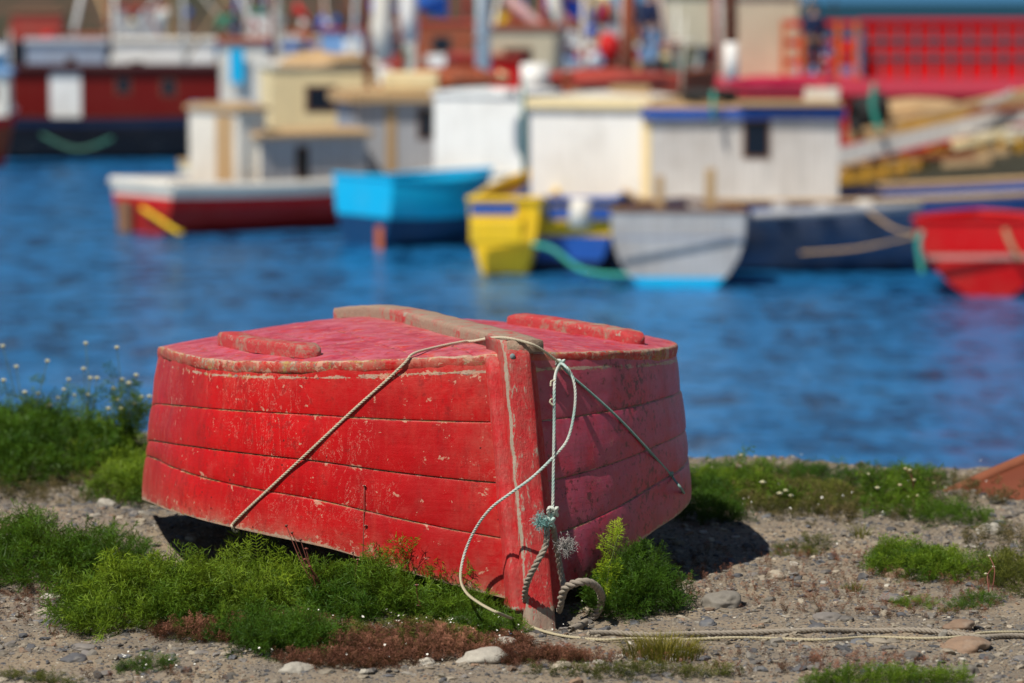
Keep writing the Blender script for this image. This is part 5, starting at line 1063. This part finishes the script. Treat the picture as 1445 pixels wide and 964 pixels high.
p7 = wpt(755, 58, Z(126, 58)); single('water_drum', lambda m: m.tube([p7, wpt(755, 58, Z(118, 58)), wpt(755, 58, Z(90, 58))], [.22, .25, .25], 16), p7, 'white plastic drum between the bright red box and the cream framed cabin', 'drum', white)
p8 = wpt(800, 82, Z(0, 82)); single('tarpaulin', lambda m: m.add([wpt(790, 82, Z(-6, 82)), wpt(862, 82, Z(14, 82)), wpt(838, 82.6, Z(28, 82)), wpt(806, 82.5, Z(27, 82)), wpt(796, 81.5, Z(15, 82))], [(0, 1, 2, 3, 4)]), p8, 'bright blue tarpaulin slung high at the top centre', 'tarpaulin', bluetarp, False)
p9 = wpt(610, 90, Z(5, 90)); single('tarpaulin', lambda m: m.add([wpt(585, 90, Z(-10, 90)), wpt(632, 90, Z(-6, 90)), wpt(632, 90.5, Z(25, 90)), wpt(606, 90.5, Z(20, 90)), wpt(590, 89.5, Z(8, 90))], [(0, 1, 2, 3, 4)]), p9, 'mid blue tarpaulin hanging left of the white mast', 'tarpaulin', blue, False)
p10 = wpt(320, 100, Z(22, 100)); single('flag', lambda m: m.add([wpt(305, 100, Z(42, 100)), wpt(312, 100, Z(22, 100)), wpt(338, 100, Z(18, 100)), wpt(330, 100.3, Z(30, 100))], [(0, 1, 2, 3)]), p10, 'green flag drooping above the white cabin cruiser', 'flag', green, False)
p11 = wpt(860, 70, Z(60, 70)); single('red_jacket', lambda m: m.tube([wpt(862, 70, Z(88, 70)), wpt(860, 70, Z(70, 70)), wpt(858, 70, Z(52, 70)), wpt(860, 70, Z(46, 70))], [.12, .26, .2, .05], 10), p11, 'bright red oilskin hanging by the grey wheelhouse at the top centre', 'oilskin', redb)
p12 = wpt(890, 68, Z(40, 68)); single('mast', lambda m: m.tube([wpt(885, 68, Z(120, 68)), wpt(886, 68, Z(40, 68)), wpt(888, 68, 4)], [.16, .15, .12], 10), p12, 'brown mast left of the standing figure in light blue trousers', 'mast', rust)
p13 = wpt(915, 64, Z(108, 64)); single('fish_net', lambda m: m.tube([wpt(925, 64, Z(118, 64)), wpt(922, 64, Z(105, 64)), wpt(915, 64, Z(95, 64)), wpt(905, 64, Z(90, 64))], [.3, .28, .2, .05], 12), p13, 'dark heap of net at the foot of the leaning pale pole', 'net', black)
def roofbits(label_px, Y, pyt, spec):
    for (x, kind, h_, m_) in spec:
        c = wpt(x, Y, Z(pyt, Y) - .02)
        if kind == 'stovepipe': single('stovepipe', lambda m: (m.tube([c, c + Vector((0, 0, h_))], [.06, .06], 10), m.tube([c + Vector((0, 0, h_)), c + Vector((0, 0, h_ + .08))], [.11, .02], 10)), c, label_px[x], 'stovepipe', m_)
        elif kind == 'aerial': single('aerial', lambda m: (m.tube([c, c + Vector((.05, 0, h_))], [.022, .012], 6), m.box(c + Vector((-.15, 0, h_ * .7)), (.4, 0, 0), (0, .02, 0), (0, 0, .03))), c, label_px[x], 'aerial', m_)
        else: single('roof_crate', lambda m: m.box(c, (h_ * 1.6, .05, 0), (0, h_, 0), (.02, 0, h_ * .6)), c, label_px[x], 'crate', m_, False)
roofbits({430: 'stovepipe on the tall cream yellow wheelhouse', 660: 'thin aerial on the left of the plain white cabin roof', 690: 'dark crate on the plain white cabin roof', 800: 'rusty stovepipe on the cream framed cabin', 860: 'tan crate on the cream framed cabin roof', 960: 'aerial standing left of the tyre on the blue edged roof', 1135: 'small white crate on the right end of the blue edged roof'}, 47.2, 140, [(800, 'stovepipe', .35, rust), (860, 'crate', .35, tanw), (960, 'aerial', 1.2, offwhite), (1135, 'crate', .3, offwhite)])
roofbits({430: 'dark stovepipe on the tall cream yellow wheelhouse'}, 60.8, 96, [(430, 'stovepipe', .4, black)])
roofbits({660: 'thin aerial on the left of the plain white cabin roof', 690: 'red crate on the plain white cabin roof'}, 53.6, 134, [(660, 'aerial', 1.3, rust), (676, 'crate', .3, redb)] if False else [(660, 'aerial', 1.3, rust), (690, 'crate', .3, redb)])
def lump(name, c, rx, ry, rz, mat, label, cat, seed):
    e_v = stoneshape(I4[0], seed, .5) * np.array([rx, ry, rz]); e_v[:, 2] = np.maximum(e_v[:, 2], -rz * .35)
    return tag(link(name, raw_mesh(name, e_v, I4[1], 3, mat, True), None, c), label, cat)
lump('net_heap', wpt(462, 58, Z(88, 58)), .8, .5, .22, tanw, 'tan net heaped left of the cream hatch box', 'net', 3)
lump('net_heap', wpt(590, 56, Z(118, 56)), .5, .4, .16, orange, 'orange net heaped on the roof above the blue grey wheelhouse', 'net', 5)
lump('canvas_heap', wpt(640, 60, Z(118, 60)), .9, .5, .30, rust, 'rust brown canvas heaped just above the plain white cabin', 'canvas', 7)
lump('canvas_heap', wpt(870, 62, Z(118, 62)), 1.2, .5, .28, terracotta, 'terracotta canvas heaped behind the roof of the cream framed cabin', 'canvas', 8)
lump('net_heap', wpt(1110, 58, Z(122, 58)), .9, .5, .2, magenta, 'crimson net heaped behind the blue edged roof', 'net', 9)
lump('net_heap', wpt(1290, 53, Z(165, 53)), 1.1, .6, .25, tanw, 'tan net heaped right of the row of black tyres', 'net', 12)
# --- red barge with mesh bulwark
Yb = 76; o = wpt(930, Yb); r_ = boat_root('barge', o, 'long bright red steel barge with a barred mesh bulwark along its right half', 'barge')
zd = Z(112, Yb)
mb = MB(); mb.box(Vector((o.x, Yb, WATER - .3)), (13, 0, 0), (0, 6, 0), (0, 0, zd - WATER + .3 - .35)); mb.build('hull', [redp], r_, r_.location)
mb = MB(); mb.box(Vector((o.x - .1, Yb - .15, zd - .345)), (13.2, 0, 0), (0, 6.3, 0), (0, 0, .34)); mb.build('deck_edge', [PM('pinkish_red', (.62, .05, .08), .5, .15)], r_, r_.location)
for k in range(30):
    mb = MB(); mb.box(Vector((o.x + .2 + k * .43, Yb - .08, WATER)), (.10, 0, 0), (0, .08, 0), (0, 0, zd - WATER - .36)); mb.build('rib', [redb], r_, r_.location)
xa = wpt(1215, Yb + 1).x; zt = Z(34, Yb + 1)
mb = MB(); mb.box(Vector((xa, Yb + 1.1, zd)), (8, 0, 0), (0, .05, 0), (0, 0, zt - zd)); mb.build('mesh_panel', [redb], r_, r_.location)
for k in range(16):
    mb = MB(); mb.box(Vector((xa + k * .41, Yb + 1.07, zd)), (.06, 0, 0), (0, .03, 0), (0, 0, zt - zd)); mb.build('upright', [teal_p], r_, r_.location)
for k, zz in enumerate((.35, .68)):
    mb = MB(); mb.box(Vector((xa, Yb + 1.045, zd + (zt - zd) * zz)), (8, 0, 0), (0, .02, 0), (0, 0, .06)); mb.build('crossbar', [teal_p], r_, r_.location)
mb = MB(); mb.box(Vector((xa - .1, Yb + 1.03, zt + .002)), (8.2, 0, 0), (0, .13, 0), (0, 0, .12)); mb.build('top_rail', [redb], r_, r_.location)
xb = wpt(1104, Yb).x
for k in range(5):
    mb = MB(); mb.box(Vector((xb + k * .42, Yb + .6, zd)), (.12, 0, 0), (0, .1, 0), (0, 0, 1.35)); mb.build('post', [orange], r_, r_.location)
for zz in (.3, .75, 1.2):
    mb = MB(); mb.box(Vector((xb, Yb + .72, zd + zz)), (1.8, 0, 0), (0, .05, 0), (0, 0, .16)); mb.build('rail', [redb], r_, r_.location)
cabin(r_, Vector((wpt(1032, Yb).x, Yb + 1.2, 0)), 2, 1.6, 2, zd, Z(-8, Yb), beige, offwhite, None, [], over=.1)
# --- people standing on deck
def skin_obj(name, pts, edges, rad, mat, parent, org):
    me = bpy.data.meshes.new(name); me.from_pydata([tuple(Vector(p)) for p in pts], edges, []); me.materials.append(mat)
    o = link(name, me, parent); sk_ = o.modifiers.new('skin', 'SKIN'); ss_ = o.modifiers.new('sub', 'SUBSURF'); ss_.levels = 1; ss_.render_levels = 1
    for v_, r in zip(me.skin_vertices[0].data, rad): v_.radius = (r, r) if not isinstance(r, tuple) else r
    me.skin_vertices[0].data[0].use_root = True; sk_.use_smooth_shade = True; return o
skinm = NT('skin').set(Base_Color=(.42, .24, .16), Roughness=.6); navyc = PM('navy_cloth', (.015, .025, .07), .9, .1); darkc = PM('dark_cloth', (.05, .035, .035), .9, .1); jeans = PM('pale_denim', (.22, .38, .62), .9, .1); hairm = NT('dark_hair').set(Base_Color=(.02, .015, .01), Roughness=.7)
def person(x, Y, z0, face, top, legs, label, arm=1):
    org = Vector((x, Y, z0)); e = empty('person', org, label, 'person'); e.rotation_euler = (0, 0, face)
    body = [(0, 0, .95), (0, 0, 1.15), (0, 0, 1.40), (0, 0, 1.50), (0, -.01, 1.60), (0, -.01, 1.72), (-.10, 0, .90), (-.12, 0, .48), (-.13, .02, .08), (-.13, -.13, .04), (.10, 0, .90), (.12, 0, .48), (.13, .02, .08), (.13, -.13, .04),
            (-.19, 0, 1.42), (-.25, .02, 1.15), (-.20, -.10 * arm, .92), (-.18, -.14 * arm, .83), (.19, 0, 1.42), (.25, .02, 1.15), (.20, -.10 * arm, .92), (.18, -.14 * arm, .83)]
    ed = [(0, 1), (1, 2), (2, 3), (3, 4), (4, 5), (0, 6), (6, 7), (7, 8), (8, 9), (0, 10), (10, 11), (11, 12), (12, 13), (2, 14), (14, 15), (15, 16), (16, 17), (2, 18), (18, 19), (19, 20), (20, 21)]
    rd = [.13, .125, .13, .055, .075, .085, .085, .055, .04, .035, .085, .055, .04, .035, .06, .042, .03, .035, .06, .042, .03, .035]
    skin_obj('body', body, ed, rd, skinm, e, org)
    j = [(0, 0, .92), (0, 0, 1.15), (0, 0, 1.40), (0, 0, 1.47), (-.19, 0, 1.42), (-.25, .02, 1.15), (-.20, -.09 * arm, .95), (.19, 0, 1.42), (.25, .02, 1.15), (.20, -.09 * arm, .95)]
    skin_obj('jumper', j, [(0, 1), (1, 2), (2, 3), (2, 4), (4, 5), (5, 6), (2, 7), (7, 8), (8, 9)], [.17, .165, .17, .08, .085, .07, .055, .085, .07, .055], top, e, org)
    skin_obj('trousers', [(0, 0, .98), (-.10, 0, .86), (-.12, 0, .48), (-.13, .01, .10), (.10, 0, .86), (.12, 0, .48), (.13, .01, .10)], [(0, 1), (1, 2), (2, 3), (0, 4), (4, 5), (5, 6)], [.155, .115, .09, .075, .115, .09, .075], legs, e, org)
    mb = MB(); mb.tube([(0, .01, 1.64), (0, .01, 1.72), (0, .01, 1.79), (0, .01, 1.815)], [.088, .098, .07, .01], 12); mb.build('hair', [hairm], e, (0, 0, 0), True)
person(wpt(1156, 74.8).x, 76.6, zd, .2, navyc, darkc, 'person in a navy jumper and dark trousers standing on the red barge')
person(wpt(916, 70).x, 70.4, Z(100, 70), -.3, navyc, jeans, 'person in a navy top and pale blue trousers standing near the leaning pole')
dk = wpt(916, 70); r_ = boat_root('work_boat', wpt(860, 69.5), 'dark low boat with a flat deck under the person in pale blue trousers', 'boat'); hull(r_, wpt(850, 69.5), 3, 2.2, 1.8, Z(100, 70) - WATER - .01, Z(100, 70) - WATER + .03, (black, brownw, rust), (.3, .8), .9, -.2, rail=rust, deck=brownw)
mb = MB(); mb.box((wpt(862, 70).x, 69.9, Z(100, 70) - .05), (1.6, 0, 0), (0, 1.2, 0), (0, 0, .045)); mb.build('platform', [brownw], r_, r_.location)

# --- far shore and added horizon strips
def M_hill():
    t = NT('wooded_shore'); n = t.noise(t.vec(), .05, 5, .7); f = t.noise(t.vec(), .4, 4, .7)
    return t.set(Base_Color=t.mix(t.step(t.math('ADD', t.math('MULTIPLY', n, .6), t.math('MULTIPLY', f, .4)), .4, .6), (.014, .028, .010), (.085, .045, .025)), Roughness=.9)
mb = MB(); n = 90; vs = []
for k in range(n):
    x = -420 + k * 4.85; a = 12 * abs(math.sin(k / n * 3.14))**.6 * max(.1, .6 + .5 * noise.noise(Vector((k * .15, 0, 0)))) ; vs += [(x, 330 + 8 * noise.noise(Vector((k * .1, 5, 0))), WATER - 1), (x, 352, WATER + a * .6), (x, 400, WATER + a + 4), (x, 520, WATER - 2)]
mb.add(vs, [(4 * i + j, 4 * i + 4 + j, 4 * i + 5 + j, 4 * i + 1 + j) for i in range(n - 1) for j in range(3)])
tag(mb.build('hills', [M_hill()], None, (0, 0, 0), True), kind='structure')

hz = NT('horizon_haze_blue').set(Base_Color=(.03, .14, .28), Roughness=1.0)  # added blue ridge hiding the pale sky, haze put into its colour
mb = MB(); vs = []
for k in range(60):
    x = -120 + k * 12; a = 16 + 7 * noise.noise(Vector((k * .13, 2, 0))); vs += [(x, 1900, WATER - 1), (x, 1930, WATER + a * .5), (x, 2000, WATER + a + 4)]
mb.add(vs, [(3 * i + j, 3 * i + 3 + j, 3 * i + 4 + j, 3 * i + 1 + j) for i in range(59) for j in range(2)]); tag(mb.build('horizon_cover', [hz], None, (0, 0, 0), True), kind='structure')
mb = MB(); mb.box((20, 420, WATER - 1), (260, 0, 0), (0, 40, 0), (0, 0, 5.1)); tag(mb.build('far_sea_strip', [NT('dark_sea_teal').set(Base_Color=(.006, .055, .085), Roughness=.9)], None, (0, 0, 0)), kind='structure')  # added box standing in for the dark band of far sea
# --- rusty upturned hull on the bank at the right edge
b0 = G(1398, 700, 0); e = empty('upturned_hull', b0, 'rusty brown upturned boat hull lying at the water edge on the far right', 'boat')
V = []; n, m_ = 24, 14
for i in range(n):
    t = i / (n - 1); wd = .42 * max(.03, math.sin(math.pi * min(1, t * .9 + .08)))**.7; hh = .25 * (1 - (1 - min(1, t * 2.2))**1.6)
    for k in range(m_):
        a = math.pi * k / (m_ - 1); V.append((t * 2.2 * .95 - .15, t * 2.2 * .3 - math.cos(a) * wd, -.02 + max(0, math.sin(a))**.7 * hh))
F = [(i * m_ + k, (i + 1) * m_ + k, (i + 1) * m_ + k + 1, i * m_ + k + 1) for i in range(n - 1) for k in range(m_ - 1)]
rustb = PM('rusty_hull', (.17, .045, .022), .8, .4)
mb = MB(); mb.v = V; mb.f = [list(f[::-1]) for f in F]; mb.mi = [0] * len(F); mb.build('planking', [rustb], e, (0, 0, 0), True)
mb = MB(); mb.tube([Vector(V[i * m_ + m_ // 2]) + Vector((0, 0, .005)) for i in range(n)], .02, 6); mb.build('keel', [PM('rusty_keel', (.24, .08, .04), .8, .4)], e, (0, 0, 0), True)
